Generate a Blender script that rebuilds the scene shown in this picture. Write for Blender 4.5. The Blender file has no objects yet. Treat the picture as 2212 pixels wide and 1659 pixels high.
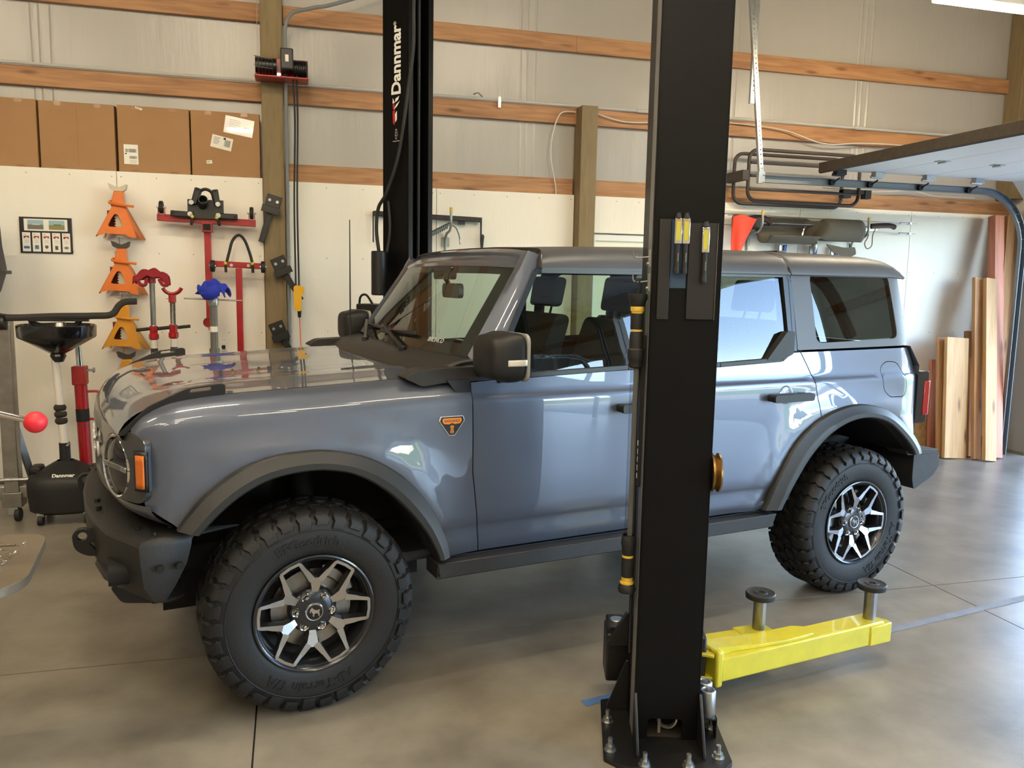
import bpy, bmesh, math, random
from mathutils import Vector, Matrix
from mathutils.geometry import delaunay_2d_cdt
R = math.radians
PI = math.pi
random.seed(11)
sc = bpy.context.scene
C = sc.collection

# ------------------------------------------------------------------ camera
def make_camera():
    h, pitch, yaw, roll, f = 1.68966525, 0.128839584, -0.266209928, -0.0190481558, 1755.18236
    fw = Vector((-math.sin(yaw)*math.cos(pitch), math.cos(yaw)*math.cos(pitch), -math.sin(pitch)))
    r = Vector((math.cos(yaw), math.sin(yaw), 0))
    d = fw.cross(r)
    c, s = math.cos(roll), math.sin(roll)
    r2 = c*r + s*d
    d2 = -s*r + c*d
    cam = bpy.data.cameras.new('camera')
    o = bpy.data.objects.new('camera', cam)
    C.objects.link(o)
    cam.sensor_width = 36
    cam.lens = f/2212*36
    cam.clip_start = .05
    cam.clip_end = 500
    u = -d2
    b = -fw
    o.matrix_world = Matrix(((r2.x, u.x, b.x, 0), (r2.y, u.y, b.y, 0), (r2.z, u.z, b.z, h), (0, 0, 0, 1)))
    sc.camera = o
make_camera()

# ------------------------------------------------------------------ sky, sun, exposure
SKY, SUN, LED, EXPO = 1.95, 10.0, 104.0, 0.85
world = bpy.data.worlds.new('sky')
sc.world = world
world.use_nodes = True
wn = world.node_tree
sky = wn.nodes.new('ShaderNodeTexSky')
sky.sky_type = 'NISHITA'
sky.sun_disc = False
sky.sun_elevation = R(48)
sky.sun_rotation = R(-80)
sky.altitude = 800
bg = wn.nodes['Background']
wn.links.new(sky.outputs['Color'], bg.inputs['Color'])
bg.inputs['Strength'].default_value = SKY
sl = bpy.data.lights.new('sun', 'SUN')
sl.energy = SUN
sl.angle = R(.6)
sl.color = (1, .95, .87)
so = bpy.data.objects.new('sun', sl)
C.objects.link(so)
so.rotation_euler = Vector((.62, -.25, -.74)).to_track_quat('-Z', 'Y').to_euler()
for (ya, yb, hd) in ((3.0, 6.45, 2.5), (-1.95, 1.2, 3.66), (-5.8, -2.4, 2.5)):          # daylight portals in the open doorways, the last doorway being added
    pl = bpy.data.lights.new('doorway_portal', 'AREA')
    pl.shape = 'RECTANGLE'
    pl.size = hd
    pl.size_y = yb-ya
    pl.cycles.is_portal = True
    po = bpy.data.objects.new('doorway_portal', pl)
    C.objects.link(po)
    po.location = (7.36, (ya+yb)/2, hd/2)
    po.rotation_euler = Vector((-1, 0, 0)).to_track_quat('-Z', 'Y').to_euler()
vs = sc.view_settings
vs.view_transform = 'Standard'
vs.look = 'None'
vs.exposure = EXPO
vs.gamma = 1
vs.use_curve_mapping = False

# ------------------------------------------------------------------ materials
def S(r, g, b):
    f = lambda c: (c/255/12.92 if c/255 <= .04045 else ((c/255+.055)/1.055)**2.4)
    return (f(r), f(g), f(b), 1)
MATS = {}
def mat(name, col=None, rough=.5, metal=0., coat=0., noise=None, bump=None, spec=.5, emit=None, col2=None, crough=.03):
    """principled; noise=(scale, amount, stretch xyz) varies the colour towards col2 or darker, bump=(scale, strength)"""
    if name in MATS:
        return MATS[name]
    m = bpy.data.materials.new(name)
    MATS[name] = m
    m.use_nodes = True
    nt = m.node_tree
    p = nt.nodes['Principled BSDF']
    I = p.inputs
    I['Base Color'].default_value = col
    I['Roughness'].default_value = rough
    I['Metallic'].default_value = metal
    I['Specular IOR Level'].default_value = spec
    if coat:
        I['Coat Weight'].default_value = coat
        I['Coat Roughness'].default_value = crough
    if emit:
        I['Emission Color'].default_value = emit[0]
        I['Emission Strength'].default_value = emit[1]
    tc = None
    def coords(st=(1, 1, 1)):
        t = nt.nodes.new('ShaderNodeTexCoord')
        mp = nt.nodes.new('ShaderNodeMapping')
        mp.inputs['Scale'].default_value = st
        nt.links.new(t.outputs['Object'], mp.inputs['Vector'])
        return mp.outputs['Vector']
    if noise:
        sca, amt = noise[0], noise[1]
        st = noise[2] if len(noise) > 2 else (1, 1, 1)
        n = nt.nodes.new('ShaderNodeTexNoise')
        n.inputs['Scale'].default_value = sca
        n.inputs['Detail'].default_value = 6
        n.inputs['Roughness'].default_value = .6
        nt.links.new(coords(st), n.inputs['Vector'])
        rp = nt.nodes.new('ShaderNodeValToRGB')
        rp.color_ramp.elements[0].position = .32
        rp.color_ramp.elements[1].position = .7
        c2 = col2 or tuple([c*(1-amt) for c in col[:3]]+[1])
        rp.color_ramp.elements[0].color = c2
        rp.color_ramp.elements[1].color = col
        nt.links.new(n.outputs['Fac'], rp.inputs['Fac'])
        nt.links.new(rp.outputs['Color'], I['Base Color'])
    if bump:
        n = nt.nodes.new('ShaderNodeTexNoise')
        n.inputs['Scale'].default_value = bump[0]
        n.inputs['Detail'].default_value = 4
        nt.links.new(coords(bump[2] if len(bump) > 2 else (1, 1, 1)), n.inputs['Vector'])
        b = nt.nodes.new('ShaderNodeBump')
        b.inputs['Strength'].default_value = bump[1]
        b.inputs['Distance'].default_value = .01
        nt.links.new(n.outputs['Fac'], b.inputs['Height'])
        nt.links.new(b.outputs['Normal'], I['Normal'])
    return m
def wood(name, col, dark, axis='x', rough=.6, sc_=1.):
    if name in MATS:
        return MATS[name]
    m = mat(name, col, rough)
    nt = m.node_tree
    p = nt.nodes['Principled BSDF']
    t = nt.nodes.new('ShaderNodeTexCoord')
    mp = nt.nodes.new('ShaderNodeMapping')
    k = {'x': (.7, 9, 9), 'z': (9, 9, .7)}[axis]
    mp.inputs['Scale'].default_value = [a*sc_ for a in k]
    nt.links.new(t.outputs['Object'], mp.inputs['Vector'])
    n = nt.nodes.new('ShaderNodeTexNoise')
    n.inputs['Scale'].default_value = 3
    n.inputs['Detail'].default_value = 8
    n.inputs['Distortion'].default_value = .8
    nt.links.new(mp.outputs['Vector'], n.inputs['Vector'])
    rp = nt.nodes.new('ShaderNodeValToRGB')
    rp.color_ramp.elements[0].position = .3
    rp.color_ramp.elements[1].position = .62
    rp.color_ramp.elements[0].color = dark
    rp.color_ramp.elements[1].color = col
    nt.links.new(n.outputs['Fac'], rp.inputs['Fac'])
    # knots
    mk = nt.nodes.new('ShaderNodeMapping')
    mk.inputs['Scale'].default_value = {'x': (1.6, 7, 7), 'z': (7, 7, 1.6)}[axis]
    nt.links.new(t.outputs['Object'], mk.inputs['Vector'])
    v = nt.nodes.new('ShaderNodeTexVoronoi')
    v.inputs['Scale'].default_value = 1.3
    nt.links.new(mk.outputs['Vector'], v.inputs['Vector'])
    kr = nt.nodes.new('ShaderNodeValToRGB')
    kr.color_ramp.elements[0].position = .07
    kr.color_ramp.elements[1].position = .2
    kr.color_ramp.elements[0].color = (.35, .25, .2, 1)
    kr.color_ramp.elements[1].color = (1, 1, 1, 1)
    nt.links.new(v.outputs['Distance'], kr.inputs['Fac'])
    mx = nt.nodes.new('ShaderNodeMix')
    mx.data_type = 'RGBA'
    mx.blend_type = 'MULTIPLY'
    mx.inputs['Factor'].default_value = .8
    nt.links.new(rp.outputs['Color'], mx.inputs['A'])
    nt.links.new(kr.outputs['Color'], mx.inputs['B'])
    nt.links.new(mx.outputs['Result'], p.inputs['Base Color'])
    return m
def glass(name, tint, ior=1.5, rough=0.):
    if name in MATS:
        return MATS[name]
    m = bpy.data.materials.new(name)
    MATS[name] = m
    m.use_nodes = True
    nt = m.node_tree
    nt.nodes.remove(nt.nodes['Principled BSDF'])
    out = nt.nodes['Material Output']
    tr = nt.nodes.new('ShaderNodeBsdfTransparent')
    tr.inputs['Color'].default_value = tint
    gl = nt.nodes.new('ShaderNodeBsdfGlossy')
    gl.inputs['Roughness'].default_value = rough
    fr = nt.nodes.new('ShaderNodeFresnel')
    ge = nt.nodes.new('ShaderNodeNewGeometry')      # the same reflectance from both faces of the pane
    mr = nt.nodes.new('ShaderNodeMapRange')
    mr.inputs['To Min'].default_value = ior
    mr.inputs['To Max'].default_value = 1/ior
    nt.links.new(ge.outputs['Backfacing'], mr.inputs['Value'])
    nt.links.new(mr.outputs['Result'], fr.inputs['IOR'])
    mx = nt.nodes.new('ShaderNodeMixShader')
    nt.links.new(fr.outputs['Fac'], mx.inputs['Fac'])
    nt.links.new(tr.outputs['BSDF'], mx.inputs[1])
    nt.links.new(gl.outputs['BSDF'], mx.inputs[2])
    nt.links.new(mx.outputs['Shader'], out.inputs['Surface'])
    return m

M_black = mat('black_paint', S(20, 20, 20), .42, noise=(30, .3))
M_gloss = mat('gloss_black', S(20, 20, 22), .18, coat=.6)
M_blkpl = mat('black_plastic', S(17, 17, 16), .55)
M_dark = mat('dark_void', S(14, 14, 14), .8)
M_steel = mat('steel', S(165, 163, 158), .35, 1, noise=(9, .35))
M_zinc = mat('galvanised', S(185, 188, 188), .38, 1, noise=(14, .2))
M_chrome = mat('chrome', S(225, 225, 225), .08, 1)
M_red = mat('red_paint', S(168, 22, 26), .35, coat=.4, noise=(12, .25))
M_orange = mat('orange_paint', S(226, 118, 40), .35, coat=.4, noise=(10, .12))
M_mustard = mat('mustard_paint', S(218, 150, 38), .35, coat=.4, noise=(10, .12))
M_yellow = mat('yellow_paint', S(206, 194, 44), .4, coat=.3, noise=(14, .14))
M_white = mat('white_print', S(236, 236, 232), .6)
M_paper = mat('paper', S(232, 228, 216), .7)
M_ink = mat('ink', S(40, 40, 44), .7)
M_cable = mat('black_rubber', S(22, 22, 22), .6)

# ------------------------------------------------------------------ geometry helpers
def pt_in(p, poly):
    c = False
    n = len(poly)
    for i in range(n):
        a, b = poly[i], poly[i-1]
        if (a[1] > p[1]) != (b[1] > p[1]) and p[0] < (b[0]-a[0])*(p[1]-a[1])/(b[1]-a[1])+a[0]:
            c = not c
    return c
class B:
    """collects shapes; build() links them as one mesh object"""
    def __init__(s):
        s.v, s.f, s.m = [], [], []
    def add(s, vs_, fs, mi=0):
        o = len(s.v)
        s.v += [tuple(p) for p in vs_]
        s.f += [tuple(i+o for i in f) for f in fs]
        s.m += [mi]*len(fs)
        return s
    def box(s, x0, x1, y0, y1, z0, z1, T=None, mi=0):
        vs_ = [Vector((x, y, z)) for z in (z0, z1) for y in (y0, y1) for x in (x0, x1)]
        if T is not None:
            vs_ = [T @ p for p in vs_]
        return s.add(vs_, [(0, 2, 3, 1), (4, 5, 7, 6), (0, 1, 5, 4), (1, 3, 7, 5), (3, 2, 6, 7), (2, 0, 4, 6)], mi)
    def bar(s, p0, p1, w, h, mi=0, up=(0, 0, 1)):
        """rectangular bar from p0 to p1, w across, h along up"""
        p0, p1 = Vector(p0), Vector(p1)
        d = (p1-p0).normalized()
        a = d.cross(Vector(up)).normalized()
        b = a.cross(d).normalized()
        vs_ = [p+a*sx*w/2+b*sz*h/2 for p in (p0, p1) for sx, sz in ((-1, -1), (1, -1), (1, 1), (-1, 1))]
        return s.add(vs_, [(3, 2, 1, 0), (4, 5, 6, 7), (0, 1, 5, 4), (1, 2, 6, 5), (2, 3, 7, 6), (3, 0, 4, 7)], mi)
    def cyl(s, p0, p1, r, r2=None, n=16, cap=True, mi=0):
        p0, p1 = Vector(p0), Vector(p1)
        r2 = r if r2 is None else r2
        d = (p1-p0).normalized()
        a = d.orthogonal().normalized()
        b = d.cross(a)
        vs_ = [p0+(a*math.cos(t)+b*math.sin(t))*r for t in [2*PI*i/n for i in range(n)]]
        vs_ += [p1+(a*math.cos(t)+b*math.sin(t))*r2 for t in [2*PI*i/n for i in range(n)]]
        fs = [(i, (i+1) % n, n+(i+1) % n, n+i) for i in range(n)]
        if cap:
            fs += [tuple(range(n-1, -1, -1)), tuple(range(n, 2*n))]
        return s.add(vs_, fs, mi)
    def tube(s, pts, r, n=8, closed=False, mi=0, flat=1.):
        pts = [Vector(p) for p in pts]
        N = len(pts)
        rings = []
        a = None
        for i in range(N):
            if closed:
                d = (pts[(i+1) % N]-pts[i-1]).normalized()
            else:
                d = (pts[min(i+1, N-1)]-pts[max(i-1, 0)]).normalized()
            if a is None:
                a = d.orthogonal().normalized()
            else:
                a = (a-d*a.dot(d))
                a = a.normalized() if a.length > 1e-6 else d.orthogonal().normalized()
            b = d.cross(a)
            rr = r[i] if isinstance(r, (list, tuple)) else r
            rings.append([pts[i]+(a*math.cos(2*PI*k/n)+b*flat*math.sin(2*PI*k/n))*rr for k in range(n)])
        vs_ = [p for q in rings for p in q]
        fs = []
        for i in range(N if closed else N-1):
            j = (i+1) % N
            for k in range(n):
                l = (k+1) % n
                fs.append((i*n+k, i*n+l, j*n+l, j*n+k))
        if not closed:
            fs += [tuple(range(n-1, -1, -1)), tuple(range((N-1)*n, N*n))]
        return s.add(vs_, fs, mi)
    def lathe(s, prof, o=(0, 0, 0), ax=(0, 0, 1), n=32, mi=0, closed=False):
        """prof = [(radius, height along ax)]"""
        o, ax = Vector(o), Vector(ax).normalized()
        a = ax.orthogonal().normalized()
        b = ax.cross(a)
        vs_ = [o+ax*h+(a*math.cos(2*PI*k/n)+b*math.sin(2*PI*k/n))*r for r, h in prof for k in range(n)]
        fs = []
        L = len(prof)
        for i in range(L if closed else L-1):
            j = (i+1) % L
            for k in range(n):
                l = (k+1) % n
                fs.append((i*n+k, i*n+l, j*n+l, j*n+k))
        return s.add(vs_, fs, mi)
    def prism(s, poly, plane, c0, c1, mi=0, holes=(), T=None, side_mi=None):
        """2-D outline extruded; plane 'xz' (c = y), 'xy' (c = z) or 'yz' (c = x)"""
        mp = {'xz': lambda a, b, c: Vector((a, c, b)), 'xy': lambda a, b, c: Vector((a, b, c)), 'yz': lambda a, b, c: Vector((c, a, b))}[plane]
        if T is not None:
            mp0 = mp
            mp = lambda a, b, c: T @ mp0(a, b, c)
        loops = [list(poly)]+[list(h) for h in holes]
        pts, edges = [], []
        for lp in loops:
            o = len(pts)
            pts += [Vector(p[:2]) for p in lp]
            edges += [(o+i, o+(i+1) % len(lp)) for i in range(len(lp))]
        r = delaunay_2d_cdt(pts, edges, [], 1, 1e-6)
        v2 = r[0]
        tri = [t for t in r[2] if not any(pt_in((sum(v2[i].x for i in t)/len(t), sum(v2[i].y for i in t)/len(t)), h) for h in loops[1:])]
        for c, fl in ((c0, 0), (c1, 1)):
            s.add([mp(p.x, p.y, c) for p in v2], [tuple(t) if fl else tuple(reversed(t)) for t in tri], mi)
        for lp in loops:
            n = len(lp)
            s.add([mp(p[0], p[1], c0) for p in lp]+[mp(p[0], p[1], c1) for p in lp],
                  [(i, (i+1) % n, n+(i+1) % n, n+i) for i in range(n)], mi if side_mi is None else side_mi)
        return s
    def sphere(s, c, r, n=16, m=10, mi=0, sq=(1, 1, 1)):
        c = Vector(c)
        vs_ = [c+Vector((sq[0]*r*math.sin(PI*i/m)*math.cos(2*PI*k/n), sq[1]*r*math.sin(PI*i/m)*math.sin(2*PI*k/n), sq[2]*r*math.cos(PI*i/m))) for i in range(m+1) for k in range(n)]
        fs = [(i*n+k, (i+1)*n+k, (i+1)*n+(k+1) % n, i*n+(k+1) % n) for i in range(m) for k in range(n)]
        return s.add(vs_, fs, mi)
    def grid(s, nx, ny, fn, mi=0, flip=False, two=None):
        vs_ = [fn(i/nx, j/ny) for j in range(ny+1) for i in range(nx+1)]
        fs = []
        for j in range(ny):
            for i in range(nx):
                q = (j*(nx+1)+i, j*(nx+1)+i+1, (j+1)*(nx+1)+i+1, (j+1)*(nx+1)+i)
                fs.append(q[::-1] if flip else q)
        return s.add(vs_, fs, mi)
    def mesh(s, name):
        me = bpy.data.meshes.new(name)
        me.from_pydata(s.v, [], s.f)
        return me
    def build(s, name, m, parent=None, smooth=35, bevel=0, recalc=True, seg=2, solid=0, weld=True):
        me = s.mesh(name)
        for x in (m if isinstance(m, (list, tuple)) else [m]):
            me.materials.append(x)
        me.polygons.foreach_set('material_index', s.m)
        bm = bmesh.new()
        bm.from_mesh(me)
        if weld:
            bmesh.ops.remove_doubles(bm, verts=bm.verts, dist=1e-5)
        if recalc:
            bmesh.ops.recalc_face_normals(bm, faces=bm.faces)
        bm.to_mesh(me)
        bm.free()
        if smooth:
            me.polygons.foreach_set('use_smooth', [True]*len(me.polygons))
            me.set_sharp_from_angle(angle=R(smooth))
        o = bpy.data.objects.new(name, me)
        C.objects.link(o)
        if parent is not None:
            o.parent = parent
        if solid:
            md = o.modifiers.new('solid', 'SOLIDIFY')
            md.thickness = solid
            md.offset = 0
        if bevel:
            md = o.modifiers.new('bevel', 'BEVEL')
            md.width = bevel
            md.segments = seg
            md.limit_method = 'ANGLE'
            md.angle_limit = R(40)
        return o

def thing(name, label, cat, loc=(0, 0, 0), rz=0, group=None):
    o = bpy.data.objects.new(name, None)
    C.objects.link(o)
    o.empty_display_size = .1
    o.location = loc
    o.rotation_euler = (0, 0, rz)
    o['label'] = label
    o['category'] = cat
    if group:
        o['group'] = group
    return o
def tag(o, label, cat, group=None):
    o['label'] = label
    o['category'] = cat
    if group:
        o['group'] = group
    return o
def struct(o, label=None):
    o['kind'] = 'structure'
    if label:
        o['label'] = label
    return o
def copy_tree(o, parent=None):
    c = o.copy()
    C.objects.link(c)
    c.parent = parent
    for ch in list(o.children):
        copy_tree(ch, c)
    return c
def at(o, loc):
    """move a mesh's origin to loc, keeping it where it is"""
    v = Vector(loc)
    o.data.transform(Matrix.Translation(-v))
    o.location = v
    return o
def bez(p0, p1, p2, p3, n=12):
    p0, p1, p2, p3 = [Vector(p) for p in (p0, p1, p2, p3)]
    return [p0*(1-t)**3+p1*3*t*(1-t)**2+p2*3*t*t*(1-t)+p3*t**3 for t in [i/n for i in range(n+1)]]
def spline(pts, n=8, closed=False):
    """Catmull-Rom through the points"""
    P_ = [Vector(p) for p in pts]
    N = len(P_)
    out = []
    for i in range(N if closed else N-1):
        g = (lambda k: P_[k % N]) if closed else (lambda k: P_[max(0, min(N-1, k))])
        a, b, c, d = g(i-1), g(i), g(i+1), g(i+2)
        for k in range(n):
            t = k/n
            out.append(.5*((2*b)+(c-a)*t+(2*a-5*b+4*c-d)*t*t+(3*b-a-3*c+d)*t**3))
    if not closed:
        out.append(P_[-1])
    return out
def rrect(x0, x1, y0, y1, r, n=5):
    out = []
    for cx, cy, a0 in ((x1-r, y1-r, 0), (x0+r, y1-r, 90), (x0+r, y0+r, 180), (x1-r, y0+r, 270)):
        for i in range(n+1):
            a = R(a0+90*i/n)
            out.append((cx+r*math.cos(a), cy+r*math.sin(a)))
    return out
def round_poly(pts, r, n=4):
    out = []
    N = len(pts)
    for i in range(N):
        p, a, b = Vector(pts[i][:2]), Vector(pts[i-1][:2]), Vector(pts[(i+1) % N][:2])
        rr = min(r, (a-p).length*.45, (b-p).length*.45)
        q0 = p+(a-p).normalized()*rr
        q1 = p+(b-p).normalized()*rr
        for k in range(n+1):
            t = k/n
            out.append(tuple(q0*(1-t)**2+p*2*t*(1-t)+q1*t*t))
    return out
def text_mesh(body, size, depth=.001, align='CENTER', bold=0.):
    cu = bpy.data.curves.new('txt', 'FONT')
    cu.body = body
    cu.size = size
    cu.extrude = depth
    cu.offset = bold
    cu.align_x = align
    cu.align_y = 'CENTER'
    cu.resolution_u = 3
    ob = bpy.data.objects.new('txt', cu)
    C.objects.link(ob)
    dg = bpy.context.evaluated_depsgraph_get()
    me = bpy.data.meshes.new_from_object(ob.evaluated_get(dg))
    bpy.data.objects.remove(ob)
    return me
def lettering(name, body, size, T, m, parent, depth=.001, align='CENTER', bold=0., warp=None):
    me = text_mesh(body, size, depth, align, bold)
    if warp:
        for v in me.vertices:
            v.co = warp(v.co)
    me.transform(T)
    me.materials.clear()
    me.materials.append(m)
    o = bpy.data.objects.new(name, me)
    C.objects.link(o)
    o.parent = parent
    return o
def frame(o, x, y, z):
    x, y, z, o = Vector(x), Vector(y), Vector(z), Vector(o)
    return Matrix(((x.x, y.x, z.x, o.x), (x.y, y.y, z.y, o.y), (x.z, y.z, z.z, o.z), (0, 0, 0, 1)))
FACE_CAM = lambda x, y, z: frame((x, y, z), (1, 0, 0), (0, 0, 1), (0, -1, 0))     # print on the back wall, read from the room

# ================================================================== the room
YP, YG = 7.0, 7.02                      # painted plywood face, girt face
M_conc = mat('concrete', S(143, 136, 123), .33, noise=(2.4, .2), bump=(60, .04), col2=S(108, 101, 89))
M_ply = mat('painted_plywood', S(236, 231, 218), .55, noise=(2.2, .05, (1, 1, .3)), bump=(45, .12, (1, 1, .2)))
M_sheet = mat('insulation_facing', S(172, 168, 160), .3, noise=(1.2, .05, (2, 1, .3)), bump=(3.5, .5, (2.5, 1, .35)))
M_girt = wood('fir_girt', S(178, 132, 90), S(146, 100, 64), 'x')
M_post = mat('treated_post', S(138, 120, 86), .75, noise=(6, .25, (6, 6, .6)), bump=(40, .2, (4, 4, .4)))
M_ceil = mat('ceiling_sheet', S(128, 116, 100), .6, noise=(2, .2, (6, .4, 1)))

def build_floor():
    fl = struct(B().box(-5.6, 7.4, -6.1, 7.2, -.2, -.012).build('floor', mat('joint_dark', S(50, 47, 44), .9), smooth=0))  # dark base slab that shows in the open slab joints
    xs = [-5.6, -3.822, -.155, 3.512, 7.18, 7.4]
    ys = [-6.1, -3.66, 0, 3.661, 7.2]
    g = .0035
    for i in range(5):
        for j in range(4):
            b = B().box(xs[i]+g, xs[i+1]-g, ys[j]+g, ys[j+1]-g, -.012, 0)
            o = b.build('slab', M_conc, fl, smooth=0)
    # strip of painter's tape faded to grey at the bright end: one long run on the slabs
build_floor()

def build_back_wall():
    w = struct(B().box(-5.6, 7.42, 7.066, 7.25, 0, 4.8).build('wall_back', M_sheet, smooth=0))
    def part(name, b, m, bev=0, **k):
        return b.build(name, m, w, bevel=bev, **k)
    # insulation facing bays: creased vertical laps
    for x in (-3.05, -1.83, 1.95, 3.9, 5.35):
        b = B()
        for k, dx in enumerate((0, .055, .13)):
            b.grid(2, 24, lambda u, v, dx=dx, k=k: Vector((x+dx+(u-.5)*.03+.004*math.sin(9*v+k), 7.066-.006*(1-abs(2*u-1)), 2.45+v*2.35)))
        part('facing_seam', b, M_sheet)
    for z in (2.44, 3.052, 3.662):
        spans = ((-5.6, -.19), (-.03, 2.44), (2.44, 7.3)) if z != 2.44 else ((-.03, 2.44), (2.62, 7.3))
        for (x0, x1) in spans:
            part('girt', B().box(x0, x1, YG, YG+.046, z, z+.14), M_girt, .004)
    # posts
    part('post', B().box(-.2, -.035, 6.85, 7.06, 0, 4.8), M_post, .006)
    part('post', B().box(2.455, 2.605, 6.87, 7.06, 0, 3.19), M_post, .006)
    part('post', B().box(7.12, 7.29, 6.86, 7.06, 2.6, 4.8), M_post, .006)
    # painted plywood sheets, joints open by a few millimetres
    ed = [(-.03, 1.209, 0, 2.44, 7.0), (1.213, 2.45, 0, 2.44, 7.0), (2.61, 3.54, 2.115, 2.44, 7.0), (3.544, 4.759, 0, 2.44, 7.0), (4.763, 6.044, 0, 2.44, 7.0), (6.048, 7.3, 0, 2.44, 7.0),
          (-.205+.002, -1.26, 0, 2.44, 6.87), (-1.264, -2.48, 0, 2.44, 6.87), (-2.484, -3.7, 0, 2.44, 6.87), (-3.704, -5.6, 0, 2.44, 6.87)]
    for x0, x1, z0, z1, y in ed:
        part('plywood_sheet', B().box(min(x0, x1), max(x0, x1), y, y+.018, z0+.1*(z0 == 0), z1), M_ply, .0015)
    part('ledge', B().box(-5.6, -.205, 6.888, 7.066, 2.4, 2.438), M_ply)
    part('skirt_board', B().box(-5.6, -.205, 6.866, 6.9, 0, .1), mat('skirt', S(96, 84, 62), .8, noise=(6, .3)))
    part('skirt_board', B().box(-.03, 7.3, 6.99, 7.06, 0, .1), mat('skirt', S(96, 84, 62), .8))
    # pale window casing low between the posts, over the car roof
    b = B().box(2.62, 3.52, 6.985, 7.02, 2.045, 2.1)
    b.box(2.62, 2.66, 6.985, 7.02, 1.2, 2.05).box(3.47, 3.52, 6.985, 7.02, 1.2, 2.05)
    part('window_casing', b, mat('casing', S(226, 226, 220), .4), .003)
    part('window_panel', B().box(2.66, 3.47, 7.005, 7.03, 1.2, 2.05), mat('blind', S(232, 228, 206), .5))
    # screw heads on the sheets
    b = B()
    for x0, x1, z0, z1, y in ed:
        a, c = min(x0, x1), max(x0, x1)
        for z in (2.4, 1.83, 1.22):
            if z < z0+.05:
                continue
            for k in range(5):
                x = a+.03+(c-a-.06)*k/4
                b.cyl((x, y-.0012, z), (x, y+.002, z), .0045, n=8)
    part('screw_heads', b, mat('screw', S(150, 142, 125), .5, .6))['kind'] = 'stuff'
    # electrical conduit lying on the middle girt, wires hanging from it
    b = B().tube([(x, 7.0, 3.205) for x in (-5.6, -.2)], .012).tube([(x, 7.0, 3.205) for x in (-.03, 6.9)], .012)
    b.cyl((3.02, 7.0, 3.205), (3.14, 7.0, 3.205), .017).cyl((5.3, 7.0, 3.205), (5.42, 7.0, 3.205), .017)
    part('conduit', b, mat('grey_conduit', S(186, 186, 180), .45))
    b = B().box(1.735, 1.76, 6.985, 7.0, 3.14, 3.23).tube([(1.52, 7.0, 3.235), (1.56, 6.99, 3.25), (1.6, 7.0, 3.22)], .006)
    part('conduit_strap', b, M_zinc)
    wire = mat('white_wire', S(206, 200, 186), .5)
    part('wire', B().tube(spline([(2.44, 6.99, 3.15), (2.3, 6.985, 3.13), (2.23, 6.985, 2.95), (2.22, 6.99, 2.75), (2.27, 7.0, 2.52), (2.28, 7.01, 2.44)], 8), .006), wire)
    part('wire', B().tube(spline([(2.6, 6.99, 3.16), (2.9, 6.99, 3.1), (3.3, 6.99, 3.12), (3.9, 6.995, 3.16), (4.5, 6.98, 3.13), (4.95, 6.97, 3.03), (5.4, 6.97, 3.06), (5.9, 6.99, 3.07), (6.5, 7.0, 3.05), (6.95, 7.0, 3.06)], 8), .006), wire)
    part('wire', B().tube(spline([(5.0, 7.0, 2.62), (5.6, 7.0, 2.61), (6.0, 6.99, 2.64), (6.3, 7.0, 2.6), (6.8, 7.0, 2.6)], 6), .006), wire)
    return w
build_back_wall()

M_siding = mat('right_wall_sheet', S(205, 200, 190), .5, bump=(3.5, .3))
def build_other_walls():
    w = B()
    w.box(7.3, 7.42, 1.2, 7.2, 2.5, 4.8).box(7.3, 7.42, -6.1, 1.2, 3.66, 4.8)
    w.box(7.3, 7.42, 6.45, 7.2, 0, 2.5).box(7.3, 7.42, 1.2, 3.0, 0, 2.5).box(7.3, 7.42, -2.4, -1.95, 0, 3.66).box(7.3, 7.42, -6.1, -2.4, 2.5, 3.66).box(7.3, 7.42, -6.1, -5.8, 0, 2.5)
    wr = struct(w.build('wall_right', M_siding, smooth=0))
    for z in (2.62, 3.25, 3.86, 4.45):
        B().box(7.25, 7.3, -6 if z > 3.7 else 1.3, 6.85, z, z+.14).build('girt', M_girt, wr, bevel=.004)
    for z in (2.62, 3.25):
        B().box(7.25, 7.3, -6, -2.05, z, z+.14).build('girt', M_girt, wr, bevel=.004)
    for y, hj in ((6.45, 2.56), (2.97, 2.56), (1.2, 3.7), (-1.99, 3.7), (-2.4, 2.56), (-5.84, 2.56)):
        B().box(7.2, 7.32, y, y+.04, 0, hj).build('jamb', mat('jamb_white', S(215, 213, 208), .5), wr, bevel=.004)
    wl = struct(B().box(-5.72, -5.6, -6.1, 7.2, 0, 4.8).build('wall_left', M_sheet, smooth=0))
    for z in (.6, 1.22, 1.83, 2.44, 3.05, 3.66):
        B().box(-5.6, -5.55, -6, 7, z, z+.14).build('girt', M_girt, wl, bevel=.004)
    wf = struct(B().box(-5.72, 7.42, -6.22, -6.1, 0, 4.8).build('wall_front', M_sheet, smooth=0))
    for z in (.6, 1.22, 1.83, 2.44, 3.05, 3.66):
        B().box(-5.6, 7.3, -6.1, -6.05, z, z+.14).build('girt', M_girt, wf, bevel=.004)
    struct(B().box(-5.9, 7.5, -6.4, 7.4, 4.8, 4.95).build('ceiling', M_ceil, smooth=0))
build_other_walls()

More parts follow.
